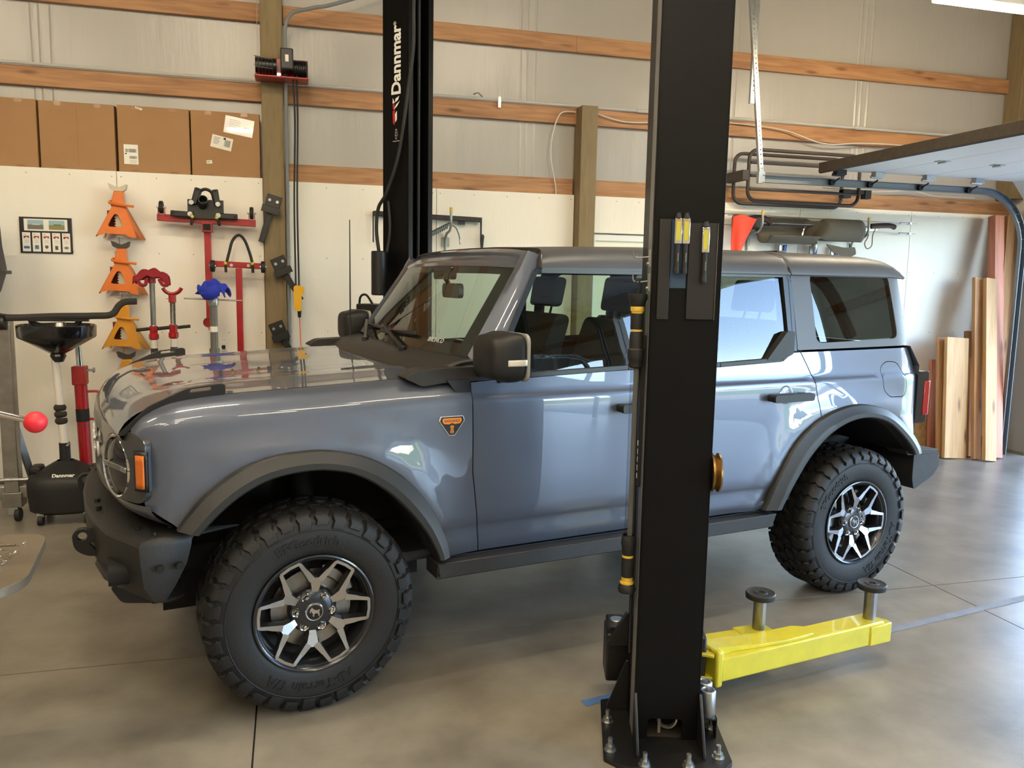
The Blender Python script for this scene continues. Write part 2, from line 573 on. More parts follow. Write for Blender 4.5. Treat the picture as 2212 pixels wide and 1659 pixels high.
def garage_door(name, y0, y1, corner, label, rise=0.):
    """sectional door rolled up overhead, its steel track along both sides"""
    d = thing(name, label, 'garage door', (7.0, (y0+y1)/2, 0))
    d['kind'] = 'structure'
    oy = (y0+y1)/2
    Z = 2.7
    x0 = 4.55-7.0
    mw = mat('door_skin', S(222, 222, 218), .45, bump=(60, .05))
    L = [(0, .54), (.545, 1.09), (1.095, 1.64), (1.645, 2.12)]
    for k, (a, c) in enumerate(L):
        b = B().box(x0+.02+a, x0+.02+c, y0-oy, y1-oy, Z, Z+.045)
        b.build('door_panel', mw, d, bevel=.004)
    # top section still bending down round the curve
    P0, P1 = Vector((x0+2.145, 0, Z)), Vector((x0+2.42, 0, Z-.3))
    B().bar((P0.x, 0, P0.z+.02), (P1.x, 0, P1.z+.02), y1-y0, .045, up=(0, 0, 1)).build('door_panel', mw, d, bevel=.004)
    b = B().prism([(0, 0), (.02, -.012), (.03, .0), (.03, .075), (.02, .085), (0, .08)], 'xz', y0-oy, y1-oy, T=Matrix.Translation((x0-.01, 0, Z-.02)))
    b.build('bottom_seal', mat('weather_seal', S(84, 74, 62), .7, noise=(20, .3)), d)
    for ys, sg in ((y1-oy+.03, 1), (y0-oy-.03, -1)):
        t = B()
        arc = [Vector((-.62+.52*math.sin(a), ys, 2.08+.52*math.cos(a))) for a in [PI/2*i/10 for i in range(11)]]
        path = [Vector((-3.0, ys, 2.6))]+arc+[Vector((-.1, ys, .02))]
        # C-shaped track: two lips and a web
        for q in range(len(path)-1):
            p, r_ = path[q], path[q+1]
            dn = (r_-p).normalized()
            nn = Vector((-dn.z, 0, dn.x))
            for off, w_, h_ in ((0, .004, .062), ):
                t.bar(p+Vector((0, sg*.02, 0)), r_+Vector((0, sg*.02, 0)), .004, .062, up=nn)
            t.bar(p+nn*.03, r_+nn*.03, .042, .004, up=nn)
            t.bar(p-nn*.03, r_-nn*.03, .042, .004, up=nn)
        t.build('track', mat('track_steel', S(128, 132, 136), .5, .8), d)
        for k, xx in enumerate((x0+.16, x0+.56, x0+1.11, x0+1.66)):
            h = B().cyl((xx, ys-sg*.02, 2.6), (xx, ys-sg*.1, 2.63), .007).cyl((xx, ys+.012, 2.6), (xx, ys-.012, 2.6), .026)
            h.build('roller', M_cable, d)
            br = B().box(xx-.05, xx+.05, ys-sg*.05-.02, ys-sg*.13+.02*0, 2.655, 2.7).cyl((xx-.06, ys-sg*.08, 2.66), (xx+.06, ys-sg*.08, 2.66), .014)
            br.build('roller_bracket', M_zinc if k else M_black, d, bevel=.002)
    for yy in (.9, -.2, -1.2):
        for xx in (x0+.56, x0+1.11, x0+1.66):
            hb = B().box(xx-.05, xx+.05, yy-.035, yy+.035, Z-.006, Z).cyl((xx, yy-.04, Z-.012), (xx, yy+.04, Z-.012), .01)
            hb.build('hinge', M_zinc, d)
    # perforated angle hangers
    if corner:
        ys = y1-oy+.03
        def strut(p0, p1, name='hanger_strap'):
            p0, p1 = Vector(p0), Vector(p1)
            dn = (p1-p0)
            L_ = dn.length
            zx = dn.normalized()
            xx = Vector((1, 0, 0))
            xx = (xx-zx*xx.dot(zx)).normalized()
            yy = zx.cross(xx)
            T = frame(p0, xx, yy, zx)
            holes = [rrect(-.007, .007, .02+k*.04, .034+k*.04, .0065, 2) for k in range(int(L_/.04)-1)]
            b = B()
            b.prism([(-.019, 0), (.019, 0), (.019, L_), (-.019, L_)], 'xz', -.0015, .0015, holes=holes, T=T)
            b.box(-.0205, -.0175, 0, .03, 0, L_, T=T)
            b.build(name, M_zinc, d, smooth=0)
        strut((-3.0, ys, 2.58), (-3.28, ys, 4.78))
        strut((-3.13, ys+.012, 3.23), (-3.13, ys+.012, 4.78))
        B().box(-3.04, -2.98, ys-.01, ys+.03, 2.56, 2.66).build('track_end_plate', M_zinc, d)
    for ch in d.children:
        if rise:
            ch.location.z += rise
    return d
garage_door('door_1', 3.0, 6.44, True, 'white sectional garage door rolled up overhead at the far right')
garage_door('door_2', -1.95, 1.2, False, 'white sectional garage door rolled up in the taller doorway nearer the camera', 1.2)
garage_door('added_door', -5.8, -2.4, False, 'white sectional garage door rolled up in an unseen doorway added for daylight behind the camera')  # unseen doorway, added to brighten the car's front door and foreground floor

def build_outside():
    g = B().grid(24, 40, lambda u, v: Vector((7.42+u*u*150, -110+v*190, -.03-.3*u)))
    m = mat('field', S(112, 138, 66), .9, noise=(.25, .25), col2=S(88, 116, 52))
    struct(g.build('outside_ground', m))
    ap = B().box(7.43, 12.5, -8, 9, -.12, -.006)
    struct(ap.build('apron', mat('apron_concrete', S(176, 172, 164), .8, noise=(2, .1)), smooth=0))
    struct(B().box(12.5, 18, -30, 30, -.14, -.02).build('gravel_drive', mat('gravel', S(186, 174, 152), .95, noise=(8, .3)), smooth=0))
    struct(B().box(-60, 7.42, -60, -6.4, -.4, -.1).build('ground_behind', m, smooth=0))
    for k, (x, y, w_, h_) in enumerate(((70, -38, 16, 4.2), (82, -6, 20, 4.6))):
        t = thing('farm_house', ['white farm house with grey gable roof beyond the field', 'low tan farm house with brown gable roof beyond the field'][k], 'house', (x, y, -.3))
        wall = B().box(-4, 4, -w_/2, w_/2, 0, h_)
        wo = wall.build('house_wall', mat('house%d' % k, [S(226, 224, 216), S(190, 172, 150)][k], .8), t, smooth=0)
        for q in range(4):
            yy = -w_/2+w_*(q+.5)/4
            B().box(-4.05, -3.95, yy-.7, yy+.7, 1.1, 2.4).build('window', M_gloss, t, smooth=0)
        B().prism([(-4.8, h_), (4.8, h_), (0, h_+3)], 'xz', -w_/2-.6, w_/2+.6).build('roof', mat('shingle%d' % k, [S(120, 118, 120), S(140, 110, 96)][k], .9), t, smooth=0)
    rnd = random.Random(3)
    for k, (x, y, r) in enumerate(((60, -24, 3.2), (62, -52, 3.6), (74, 10, 3.4), (88, -24, 4.2), (66, 24, 3.0))):
        t = thing('tree', 'round green tree standing beyond the field', 'tree', (x, y, -.3), group='trees beyond the field')
        B().cyl((0, 0, 0), (0, 0, r), .25, .15).build('trunk', M_post, t)
        cb = B()
        for q in range(9):
            cb.sphere((rnd.uniform(-.6, .6)*r, rnd.uniform(-.6, .6)*r, r*1.2+rnd.uniform(-.4, .6)*r), r*rnd.uniform(.4, .65), 10, 7)
        cb.build('crown', mat('foliage', S(66, 96, 44), .9, noise=(1.5, .5)), t)
build_outside()

def build_lights():
    em = mat('led_tube', (1, .9, .72, 1), .5, emit=((1, .85, .62, 1), LED))
    hs = mat('fixture_white', S(230, 228, 222), .5)
    n = 0
    names = {}
    spots = [(4.92, 4.94, 3.65)]+[(x, y, 4.62) for y in (3.1, .6, -1.9, -4.4) for x in (-3.6, -.6, 2.4)]
    for x, y, z in spots:
        if True:
            lab = 'long white LED strip fixture under the ceiling' if z > 4 else 'lit LED strip fixture at the top right corner of the picture'
            t = thing('strip_light', lab, 'ceiling light', (x, y, z), 0, 'LED strip fixtures under the ceiling')
            B().box(-.62, .62, -.06, .06, .02, .06).build('housing', hs, t, bevel=.006)
            B().box(-.6, .6, -.035, .035, -.01, .02).build('diffuser', em, t, bevel=.008)
            for hx in (-.45, .45):
                B().cyl((hx, 0, .06), (hx, 0, 4.8-z), .004, n=6).build('hanger', M_zinc, t)
build_lights()
# ================================================================== the vehicle
# local axes: x to the rear (0 = front hub), y to the far side (0 = centre line), z up
CAR = thing('sport_utility_vehicle', 'grey four-door off-road sport utility vehicle parked between two lift columns', 'vehicle',
            (.072914-.965*math.sin(.203448), 3.052065+.965*math.cos(.203448), 0), .203448)
M_paint = mat('grey_metallic_paint', S(86, 93, 107), .4, .45, coat=1., crough=.015)
M_hard = mat('hardtop_moulding', S(70, 71, 74), .45, coat=.1, crough=.3)
M_flare = mat('flare_plastic', S(31, 31, 30), .5)
M_trim = mat('black_trim', S(18, 18, 19), .35)
M_cowl = mat('cowl_plastic', S(33, 31, 29), .5)
M_bump = mat('powder_coat', S(34, 33, 32), .55, bump=(260, .25))
M_tire = mat('tyre_rubber', S(19, 19, 20), .6, noise=(18, .25), bump=(120, .08))
M_rimd = mat('rim_dark', S(54, 56, 60), .3, .7, coat=.5)
M_rims = mat('rim_machined', S(196, 197, 198), .26, 1)
M_int = mat('cabin_trim', S(28, 30, 33), .7)
M_gl = glass('clear_glass', (.78, .88, .83, 1), 1.5)
M_gls = glass('side_glass', (.66, .77, .71, 1), 1.6)
M_glp = glass('privacy_glass', (.16, .18, .17, 1), 1.6)

WB = 2.949
PROF = [(.48, .845), (.53, .872), (.57, .884), (.64, .890), (.665, .897), (.70, .902), (.85, .907), (1.0, .908), (1.12, .906), (1.175, .903), (1.19, .899), (1.205, .889), (1.225, .883), (1.27, .876), (1.35, .865), (1.72, .795), (1.76, .785), (1.80, .772)]
FPROF = [(1.0, .908, 1.0), (1.08, .907, 1.08), (1.13, .905, 1.13), (1.165, .902, 1.165), (1.185, .897, 1.183), (1.20, .888, 1.196), (1.225, .872, 1.213), (1.26, .845, 1.231), (1.31, .80, 1.246), (1.36, .75, 1.25)]
def hermite(tab, t, k=1):
    n = len(tab)
    if t <= tab[0][0]:
        return tab[0][k]
    if t >= tab[-1][0]:
        return tab[-1][k]
    i = 0
    while tab[i+1][0] < t:
        i += 1
    h = tab[i+1][0]-tab[i][0]
    def slope(j):
        a, b = max(0, j-1), min(n-1, j+1)
        s1 = (tab[j][k]-tab[a][k])/((tab[j][0]-tab[a][0]) or 1)
        s2 = (tab[b][k]-tab[j][k])/((tab[b][0]-tab[j][0]) or 1)
        if j == 0:
            return s2
        if j == n-1:
            return s1
        return 0 if s1*s2 <= 0 else 2*s1*s2/(s1+s2)
    u = (t-tab[i][0])/h
    return (tab[i][k]*(2*u**3-3*u*u+1)+h*slope(i)*(u**3-2*u*u+u)+tab[i+1][k]*(-2*u**3+3*u*u)+h*slope(i+1)*(u**3-u*u))
FL_FO = [(-.478, .785), (-.394, .888), (-.274, .978), (-.152, 1.023), (-.025, 1.037), (.079, 1.03), (.207, .996), (.312, .939), (.405, .859), (.495, .736), (.549, .611), (.562, .545)]
FL_FI = [(-.405, .766), (-.33, .841), (-.246, .903), (-.148, .946), (-.035, .962), (.061, .958), (.161, .931), (.263, .87), (.356, .783), (.442, .674), (.49, .585), (.505, .545)]
FL_RO = [(2.285, .545), (2.303, .575), (2.378, .722), (2.485, .881), (2.626, .985), (2.78, 1.04), (2.929, 1.057), (3.088, 1.034), (3.21, .985), (3.356, .884), (3.44, .79), (3.46, .75)]
FL_RI = [(2.385, .545), (2.405, .581), (2.479, .693), (2.573, .811), (2.697, .912), (2.842, .971), (2.992, .982), (3.135, .945), (3.255, .865), (3.34, .79), (3.368, .75)]
def resample(pts, n):
    q = spline([(a, b, 0) for a, b in pts], 12)
    L = [0]
    for i in range(1, len(q)):
        L.append(L[-1]+(q[i]-q[i-1]).length)
    out = []
    j = 0
    for k in range(n+1):
        t = L[-1]*k/n
        while j < len(L)-2 and L[j+1] < t:
            j += 1
        u = (t-L[j])/((L[j+1]-L[j]) or 1)
        p = q[j].lerp(q[j+1], u)
        out.append((p.x, p.y))
    return out
A_F, A_R = resample(FL_FO, 40), resample(FL_RO, 40)
def bulge(x, z):
    d = 9
    for A in ((A_F, ) if x < 1.4 else (A_R, )):
        for (a, c) in A:
            d = min(d, (x-a)**2+(z-c)**2)
    return .02*math.exp(-d/.012)*min(1, max(0, (1.17-z)/.12))
def taper(x):
    t = 0
    if x < .1:
        t += .022*min(1, (.1-x)/.67)**2
    if x < -.45:
        t += .05*((-.45-x)/.15)**2
    if x > 2.7:
        t += .02*((x-2.7)/.8)**2
    if x > 3.3:
        t += .045*((x-3.3)/.2)**2
    return t
def side(x, z):
    return Vector((x, -(hermite(PROF, z)+bulge(x, z)-taper(x)), z))
EDGE = [(-.64, 1.09), (-.62, 1.135), (-.6, 1.165), (-.55, 1.2), (-.45, 1.232), (-.3, 1.248), (0, 1.262), (.5, 1.285), (.8, 1.29)]
def edge_z(x):
    return hermite(EDGE, x)
def fend(x, t):
    if t <= 1.0:
        return side(x, t)
    b, z = hermite(FPROF, t, 1), hermite(FPROF, t, 2)
    z = 1.0+(z-1.0)*(edge_z(x)-1.0)/.25
    w_ = min(1, (t-1.0)/.1)
    bb = hermite(PROF, t) if t < 1.1 else b
    return Vector((x, -(b+bulge(x, z)-taper(x)*(1-.4*min(1, max(0, t-1.18)/.15))), z))

inside = pt_in
def seg_d(p, poly):
    d = 9
    n = len(poly)
    for i in range(n):
        ax, ay = poly[i-1]
        bx, by = poly[i]
        l2 = (bx-ax)**2+(by-ay)**2
        t = 0 if l2 == 0 else max(0, min(1, ((p[0]-ax)*(bx-ax)+(p[1]-ay)*(by-ay))/l2))
        d = min(d, (p[0]-ax-t*(bx-ax))**2+(p[1]-ay-t*(by-ay))**2)
    return math.sqrt(d)
def densify(poly, st):
    out = []
    n = len(poly)
    for i in range(n):
        a, b = poly[i], poly[(i+1) % n]
        L = math.hypot(b[0]-a[0], b[1]-a[1])
        k = max(1, int(math.ceil(L/st)))
        out += [(a[0]+(b[0]-a[0])*j/k, a[1]+(b[1]-a[1])*j/k) for j in range(k)]
    return out
def shrink(poly, d):
    n = len(poly)
    ar = sum(poly[i-1][0]*poly[i][1]-poly[i][0]*poly[i-1][1] for i in range(n))
    sg = 1 if ar > 0 else -1
    out = []
    for i in range(n):
        p, a, b = Vector(poly[i]), Vector(poly[i-1]), Vector(poly[(i+1) % n])
        e1, e2 = (p-a), (b-p)
        if e1.length < 1e-9 or e2.length < 1e-9:
            out.append(tuple(p))
            continue
        e1.normalize(); e2.normalize()
        n1, n2 = Vector((-e1.y, e1.x))*sg, Vector((-e2.y, e2.x))*sg
        m_ = (n1+n2)
        if m_.length < .3:
            out.append(tuple(p+n1*d))
            continue
        m_.normalize()
        k = d/max(.4, m_.dot(n1))
        out.append(tuple(p+m_*k))
    return out
def panel(name, outline, surf, m, parent=CAR, step=.045, thick=.014, holes=(), gap=.0028, zs=(), far=True, both=True, normals=True):
    """sheet cut from a surface surf(a, b); mirrored to the far side when both"""
    loops = [densify(shrink(outline, gap), step*.7)]+[densify(shrink(h, -gap), step*.7) for h in holes]
    a0, a1 = min(p[0] for p in loops[0]), max(p[0] for p in loops[0])
    b0, b1 = min(p[1] for p in loops[0]), max(p[1] for p in loops[0])
    pts, edges = [], []
    for lp in loops:
        o = len(pts)
        pts += [Vector(p) for p in lp]
        edges += [(o+i, o+(i+1) % len(lp)) for i in range(len(lp))]
    rows = sorted(set([b0+(b1-b0)*j/max(1, int((b1-b0)/step)) for j in range(1, max(1, int((b1-b0)/step)))]+[z for z in zs if b0 < z < b1]))
    na = max(1, int((a1-a0)/step))
    for b in rows:
        for i in range(1, na):
            p = (a0+(a1-a0)*i/na, b)
            if inside(p, loops[0]) and seg_d(p, loops[0]) > step*.28 and not any(inside(p, h) or seg_d(p, h) < step*.28 for h in loops[1:]):
                pts.append(Vector(p))
    r = delaunay_2d_cdt(pts, edges, [], 1, 1e-7)
    v2 = r[0]
    tri = [tuple(t) for t in r[2] if not any(pt_in((sum(v2[i].x for i in t)/3, sum(v2[i].y for i in t)/3), h) for h in loops[1:])]
    V = [surf(p.x, p.y) for p in v2]
    e = 1e-3
    Nn = []
    for p in v2:
        da = surf(p.x+e, p.y)-surf(p.x-e, p.y)
        db = surf(p.x, p.y+e)-surf(p.x, p.y-e)
        Nn.append(da.cross(db).normalized())
    # orient: all outward = agree with the first geometric normal of near-side convention handled by sign
    sgn = 1
    c = sum((Nn[i].dot(surf_out(V[i])) for i in range(0, len(V), 7)))
    if c < 0:
        Nn = [-q for q in Nn]
    F = []
    for t in tri:
        g = (V[t[1]]-V[t[0]]).cross(V[t[2]]-V[t[0]])
        F.append(t if g.dot(Nn[t[0]]) > 0 else t[::-1])
    # boundary rim
    cnt = {}
    for t in F:
        for i in range(3):
            k = (t[i], t[(i+1) % 3])
            cnt[k] = 1
    VV, NN, FF = list(V), list(Nn), list(F)
    sm = [True]*len(F)
    idx = {}
    for (a, b) in list(cnt):
        if (b, a) in cnt:
            continue
        o = len(VV)
        VV += [V[a], V[b], V[b]-Nn[b]*thick, V[a]-Nn[a]*thick]
        ed = (V[b]-V[a]).cross(Nn[a]).normalized()
        # soft rolled edge: lean the rim normal a little outward
        NN += [(ed+Nn[a]*.3).normalized(), (ed+Nn[b]*.3).normalized(), ed, ed]
        FF.append((o+1, o, o+3, o+2))
        sm.append(True)
    res = []
    for mir in ((False, True) if both else (False, )):
        vv = [Vector((q.x, -q.y, q.z)) if mir else q for q in VV]
        nn = [Vector((q.x, -q.y, q.z)) if mir else q for q in NN]
        ff = [t[::-1] for t in FF] if mir else FF
        me = bpy.data.meshes.new(name)
        me.from_pydata(vv, [], ff)
        me.materials.append(m)
        me.polygons.foreach_set('use_smooth', sm)
        if normals:
            me.normals_split_custom_set_from_vertices([tuple(q) for q in nn])
        o = bpy.data.objects.new(name, me)
        C.objects.link(o)
        o.parent = parent
        res.append(o)
    return res
def surf_out(p):
    """rough outward direction of the body at p"""
    return Vector(((p.x-1.4)*.05, p.y, (p.z-1.0)*.6)).normalized()

def build_body():
    zs = (.55, .6, .64, .655, .67, .69, 1.12, 1.15, 1.17, 1.18, 1.19, 1.197, 1.205, 1.215, 1.23)
    # ---- front fender
    arch = [p for p in A_F]
    arch_in = [(p[0]+(.04-p[0])*.035, p[1]+(.42-p[1])*.035) for p in arch]
    ol = [(.672, 1.262), (.675, .885), (.718, .528), (.575, .528)]+[p for p in reversed(arch_in)]+[(-.49, .80), (-.575, .86), (-.588, .93), (-.59, 1.08), (-.603, 1.15), (-.615, 1.2), (-.6, 1.30), (-.4, 1.312), (.672, 1.312)]
    panel('front_fender', ol, fend, M_paint, zs=zs+(1.24, 1.26, 1.28, 1.3), step=.04)
    # ---- doors
    panel('front_door', [(.672, 1.262), (.675, .885), (.718, .528), (1.70, .528), (1.70, 1.29), (.95, 1.277)], side, M_paint, zs=zs)
    arr = [(p[0]+(2.94-p[0])*.035, p[1]+(.42-p[1])*.035) for p in A_R]
    il = [p for p in arr if p[0] < 2.655]
    panel('rear_door', [(1.70, .528), (2.27, .528)]+il+[(2.66, 1.0), (2.628, 1.196), (2.59, 1.267), (2.545, 1.342), (2.468, 1.34), (2.415, 1.303), (1.70, 1.29)], side, M_paint, zs=zs)
    ir = [p for p in arr if p[0] > 2.655 and p[1] > .77]
    fuel = round_poly([(3.146, 1.245), (3.2, 1.275), (3.29, 1.265), (3.352, 1.18), (3.352, 1.10), (3.32, 1.075), (3.2, 1.08), (3.155, 1.12)], .03)
    panel('rear_quarter', [(2.66, 1.0)]+ir+[(3.46, .79), (3.478, .83), (3.498, .93), (3.498, 1.225), (3.40, 1.348), (2.545, 1.342), (2.59, 1.267), (2.628, 1.196)], side, M_paint, zs=zs, holes=[fuel])
    panel('fuel_door', fuel, side, M_paint, step=.03, gap=.0015, both=False)
    # ---- sill under the doors
    sil = B().grid(40, 5, lambda u, v: Vector((.56+u*1.76, -(.872-.05*v*v-.01*math.sin(v*PI)), .523-.065*v)))
    sil.build('sill', M_paint, CAR, recalc=False)
    B().grid(40, 5, lambda u, v: Vector((.56+u*1.76, (.872-.05*v*v), .523-.065*v)), flip=True).build('sill', M_paint, CAR, recalc=False)
    for s in (-1, 1):
        b = B()
        b.bar((.51, s*.865, .455), (2.37, s*.865, .455), .13, .012)
        b.prism([(.51, .515), (2.38, .515), (2.355, .447), (.52, .452)], 'xz', s*.935, s*.925)
        b.bar((.51, s*.875, .512), (2.38, s*.875, .512), .12, .01)
        b.prism([(s*.935, .515), (s*.80, .515), (s*.80, .45), (s*.925, .452)], 'yz', .51, .52)
        b.prism([(s*.935, .515), (s*.80, .515), (s*.80, .45), (s*.925, .452)], 'yz', 2.36, 2.372)
        b.build('rock_rail', M_bump, CAR, bevel=.006)
    # ---- flares and wheel wells
    for nm, fo, fi in (('front', FL_FO, FL_FI), ('rear', FL_RO, FL_RI)):
        O, I_ = resample(fo, 44), resample(fi, 44)
        sec = [(0, .915), (0, .938), (.06, .949), (.3, .958), (.52, .968), (.6, .972), (.9, .972), (.98, .966), (1, .955), (1, .90)]
        for s in (-1, 1):
            b = B()
            b.grid(44, len(sec)-1, lambda u, v: (lambda i, k: Vector((O[i][0]+(I_[i][0]-O[i][0])*sec[k][0], s*sec[k][1], O[i][1]+(I_[i][1]-O[i][1])*sec[k][0])))(int(round(u*44)), int(round(v*(len(sec)-1)))))
            b.build('fender_flare', M_flare, CAR, smooth=28)
            w_ = B()
            w_.grid(44, 3, lambda u, v: (lambda i: Vector((I_[i][0], s*(.93-.5*v), I_[i][1]+.02*v)))(int(round(u*44))))
            x0, x1 = I_[0][0], I_[-1][0]
            w_.box(min(x0, x1)-.1, max(x0, x1)+.1, s*.42, s*.43, .3, 1.05)
            w_.build('wheel_well', M_dark, CAR)
    # ---- hood
    def hood(x, y):
        fx = -.735+.02*(y/.6)**2+.07*max(0, (abs(y)-.5)/.3)**2.2
        z = edge_z(max(x, -.64+0*y))
        xx = x
        zc = edge_z(x+.045*(1-(y/.8)**2)) if x < -.2 else edge_z(x)
        crown = .016*(1-(y/.8)**2)
        rise = .012*math.exp(-((abs(y)-.6)/.12)**2)*(1 if x > -.45 else max(0, 1+(x+.45)/.15))
        return Vector((x, y, zc+crown+rise))
    def hood_uv(u, y):
        # u 0 front .. 1 rear; front edge follows the curved nose
        xf = -.648-.06*(1-(abs(y)/.8)**2.6)
        xr = .50-.04*(1-(y/.8)**2)
        x = xf+(xr-xf)*u
        # height measured from the nose
        e = edge_z(-.625+(xr+.625)*u**1.0 if u > 0 else -.625)
        crown = .02*(1-(y/.8)**2)
        rise = .01*math.exp(-((abs(y)-.58)/.1)**2)*min(1, u*3)
        return Vector((x, y, e+crown+rise-.004))
    b = B()
    us = [0, .004, .01, .018, .028, .04, .055, .075, .1, .13, .17, .22, .28]+[.28+.72*k/14 for k in range(1, 15)]
    ny = 44
    vs_ = [hood_uv(u, -.797+1.594*j/ny) for u in us for j in range(ny+1)]
    lip = [hood_uv(0, -.797+1.594*j/ny)+Vector((.012, 0, -.03)) for j in range(ny+1)]
    vs_ = lip+vs_
    fs = [(i*(ny+1)+j, i*(ny+1)+j+1, (i+1)*(ny+1)+j+1, (i+1)*(ny+1)+j) for i in range(len(us)) for j in range(ny)]
    b.add(vs_, fs)
    b.build('hood', M_paint, CAR, smooth=50)
    # hood sights along both fender tops
    for s in (-1, 1):
        b = B()
        o_ = round_poly([(-.655, 1.115), (-.55, 1.212), (-.44, 1.262), (-.415, 1.272), (-.30, 1.285), (-.285, 1.28), (-.285, 1.235), (-.46, 1.22), (-.56, 1.185), (-.63, 1.11)], .012, 3)
        h_ = round_poly([(-.405, 1.268), (-.335, 1.275), (-.335, 1.262), (-.41, 1.255)], .005, 2)
        b.prism(o_, 'xz', s*.80, s*.775, holes=[h_])
        b.build('hood_sight', M_trim, CAR, bevel=.004)
    # ---- nose: grille shell in (y, z)
    NX = [(0, -.733), (.2, -.73), (.4, -.716), (.55, -.698), (.7, -.668), (.78, -.64), (.83, -.612), (.865, -.59), (.885, -.575), (.9, -.56)]
    def nose(y, z):
        return Vector((hermite(NX, abs(y))+.02*max(0, (z-1.05)/.1)**2+.03*max(0, (.9-z)/.06)**2*0, y, z))
    global surf_out
    keep = surf_out
    surf_out = lambda p: Vector((-1, 0, 0))
    circ = lambda cy, cz, r, n=36: [(cy+r*math.cos(2*PI*i/n), cz+r*math.sin(2*PI*i/n)) for i in range(n)]
    M_grl = mat('grille_satin', S(66, 66, 66), .35, .4, coat=.4)
    shell = round_poly([(-.893, .872), (.893, .872), (.893, 1.105), (.83, 1.128), (-.83, 1.128), (-.893, 1.105)], .05, 5)
    panel('grille_shell', shell, nose, M_grl, holes=[circ(-.70, .985, .118), circ(.70, .985, .118), rrect(-.55, .55, .90, 1.075, .03)], both=False, thick=.03, step=.05)
    surf_out = keep
    g = B()
    for z in (.905, .94, 1.035, 1.065):
        g.grid(30, 1, lambda u, v: Vector((nose(-.55+1.1*u, z).x+.02+.03*v, -.55+1.1*u, z-.008+.016*v)))
    g.build('grille_slats', M_trim, CAR)
    B().grid(30, 4, lambda u, v: Vector((nose(-.6+1.2*u, .987).x+.012-.012*math.sin(v*PI), -.6+1.2*u, .955+.065*v))).build('grille_bar', M_grl, CAR)
    B().box(-.64, -.60, -.62, .62, .86, 1.10).build('grille_backing', M_dark, CAR, smooth=0)
    for k, ch in enumerate('BRONCO'):
        yy = -.385+.155*k
        x = nose(yy, .99).x-.0005
        lettering('grille_letter', ch, .085, frame((x, -yy, .987), (0, -1, 0), (0, 0, 1), (-1, 0, 0)), mat('letter_white', S(214, 214, 210), .4), CAR, .004, bold=.002)
    for s in (-1, 1):
        c = nose(.70, .985)
        ax = Vector((-.94, s*.34, 0)).normalized()
        c = Vector((c.x+.015, s*.70, .985))
        hl = B().lathe([(.118, -.02), (.1205, .004), (.114, .012), (.107, .008), (.104, -.02)], c, ax, 40).build('headlight', M_chrome, CAR)
        B().lathe([(.1, -.01), (.06, -.035), (.03, -.05), (0, -.052)], c, ax, 32).build('reflector', mat('lamp_smoke', S(70, 70, 72), .2, 1), hl)
        b = B().lathe([(.102, .0), (.07, .012), (.03, .017), (0, .018)], c, ax, 32)
        b.build('lens', glass('lamp_lens', (.9, .92, .94, 1), 1.6), hl)
        sd = ax.cross(Vector((0, 0, 1))).normalized()
        bb = B().bar(c+ax*.004-sd*.1, c+ax*.004+sd*.1, .02, .022)
        bb.build('light_bar', M_rims, hl, bevel=.003)
        # amber side marker wrapped round the corner
        def mk(y0, y1, z0, z1, off, nm, m):
            q = B().grid(8, 6, lambda u, v: nose(s*(y0+(y1-y0)*u), z0+(z1-z0)*v)+Vector((-off, s*off*1.2, 0)))
            q.build(nm, m, CAR, solid=.012)
        mk(.856, .9, .925, 1.068, .004, 'marker_bezel', M_trim)
        mk(.868, .8945, .938, 1.055, .009, 'side_marker', mat('amber', S(206, 104, 14), .2, coat=.6))
    # painted apron under the grille
    ap = B().grid(36, 4, lambda u, v: Vector((hermite(NX, abs(-.89+1.78*u))+.012+.07*v*v, -.89+1.78*u, .866-.075*v)))
    ap.build('lower_valance', M_paint, CAR)
    # ---- bumper
    PLT = [(-.43, .92), (-.60, .905), (-.70, .70), (-.745, .5), (-.775, .28), (-.785, 0)]
    full = [(x, -y) for x, y in PLT]+[(x, y) for x, y in reversed(PLT[:-1])]
    b = B()
    def ring(z, off, cut):
        out = []
        for (x, y) in full:
            t = abs(y)/.92
            out.append(Vector((x+off*(1 if t < .99 else .2)-(.085*cut if t > .97 and x > -.5 else 0), y*(1-off*.3), z+.03*max(0, t-.3)*(1 if cut else 0))))
        return out
    rings = [ring(.752, .05, 0), ring(.742, .008, 0), ring(.728, 0, 0), ring(.64, .004, .2), ring(.56, .012, .7), ring(.50, .045, 1.2)]
    n = len(full)
    b.add([p for r_ in rings for p in r_], [(i*n+j, i*n+j+1, (i+1)*n+j+1, (i+1)*n+j) for i in range(len(rings)-1) for j in range(n-1)])
    # top deck back to the valance
    tp = rings[0]
    b.add(tp+[Vector((max(p.x+.16, -.56), p.y*.97, .765)) for p in tp], [(j, n+j, n+j+1, j+1) for j in range(n-1)])
    bo = rings[-1]
    b.add(bo+[Vector((-.45, p.y*.9, .5)) for p in bo], [(j, j+1, n+j+1, n+j) for j in range(n-1)])
    bp = b.build('front_bumper', M_bump, CAR, smooth=30, solid=.006)
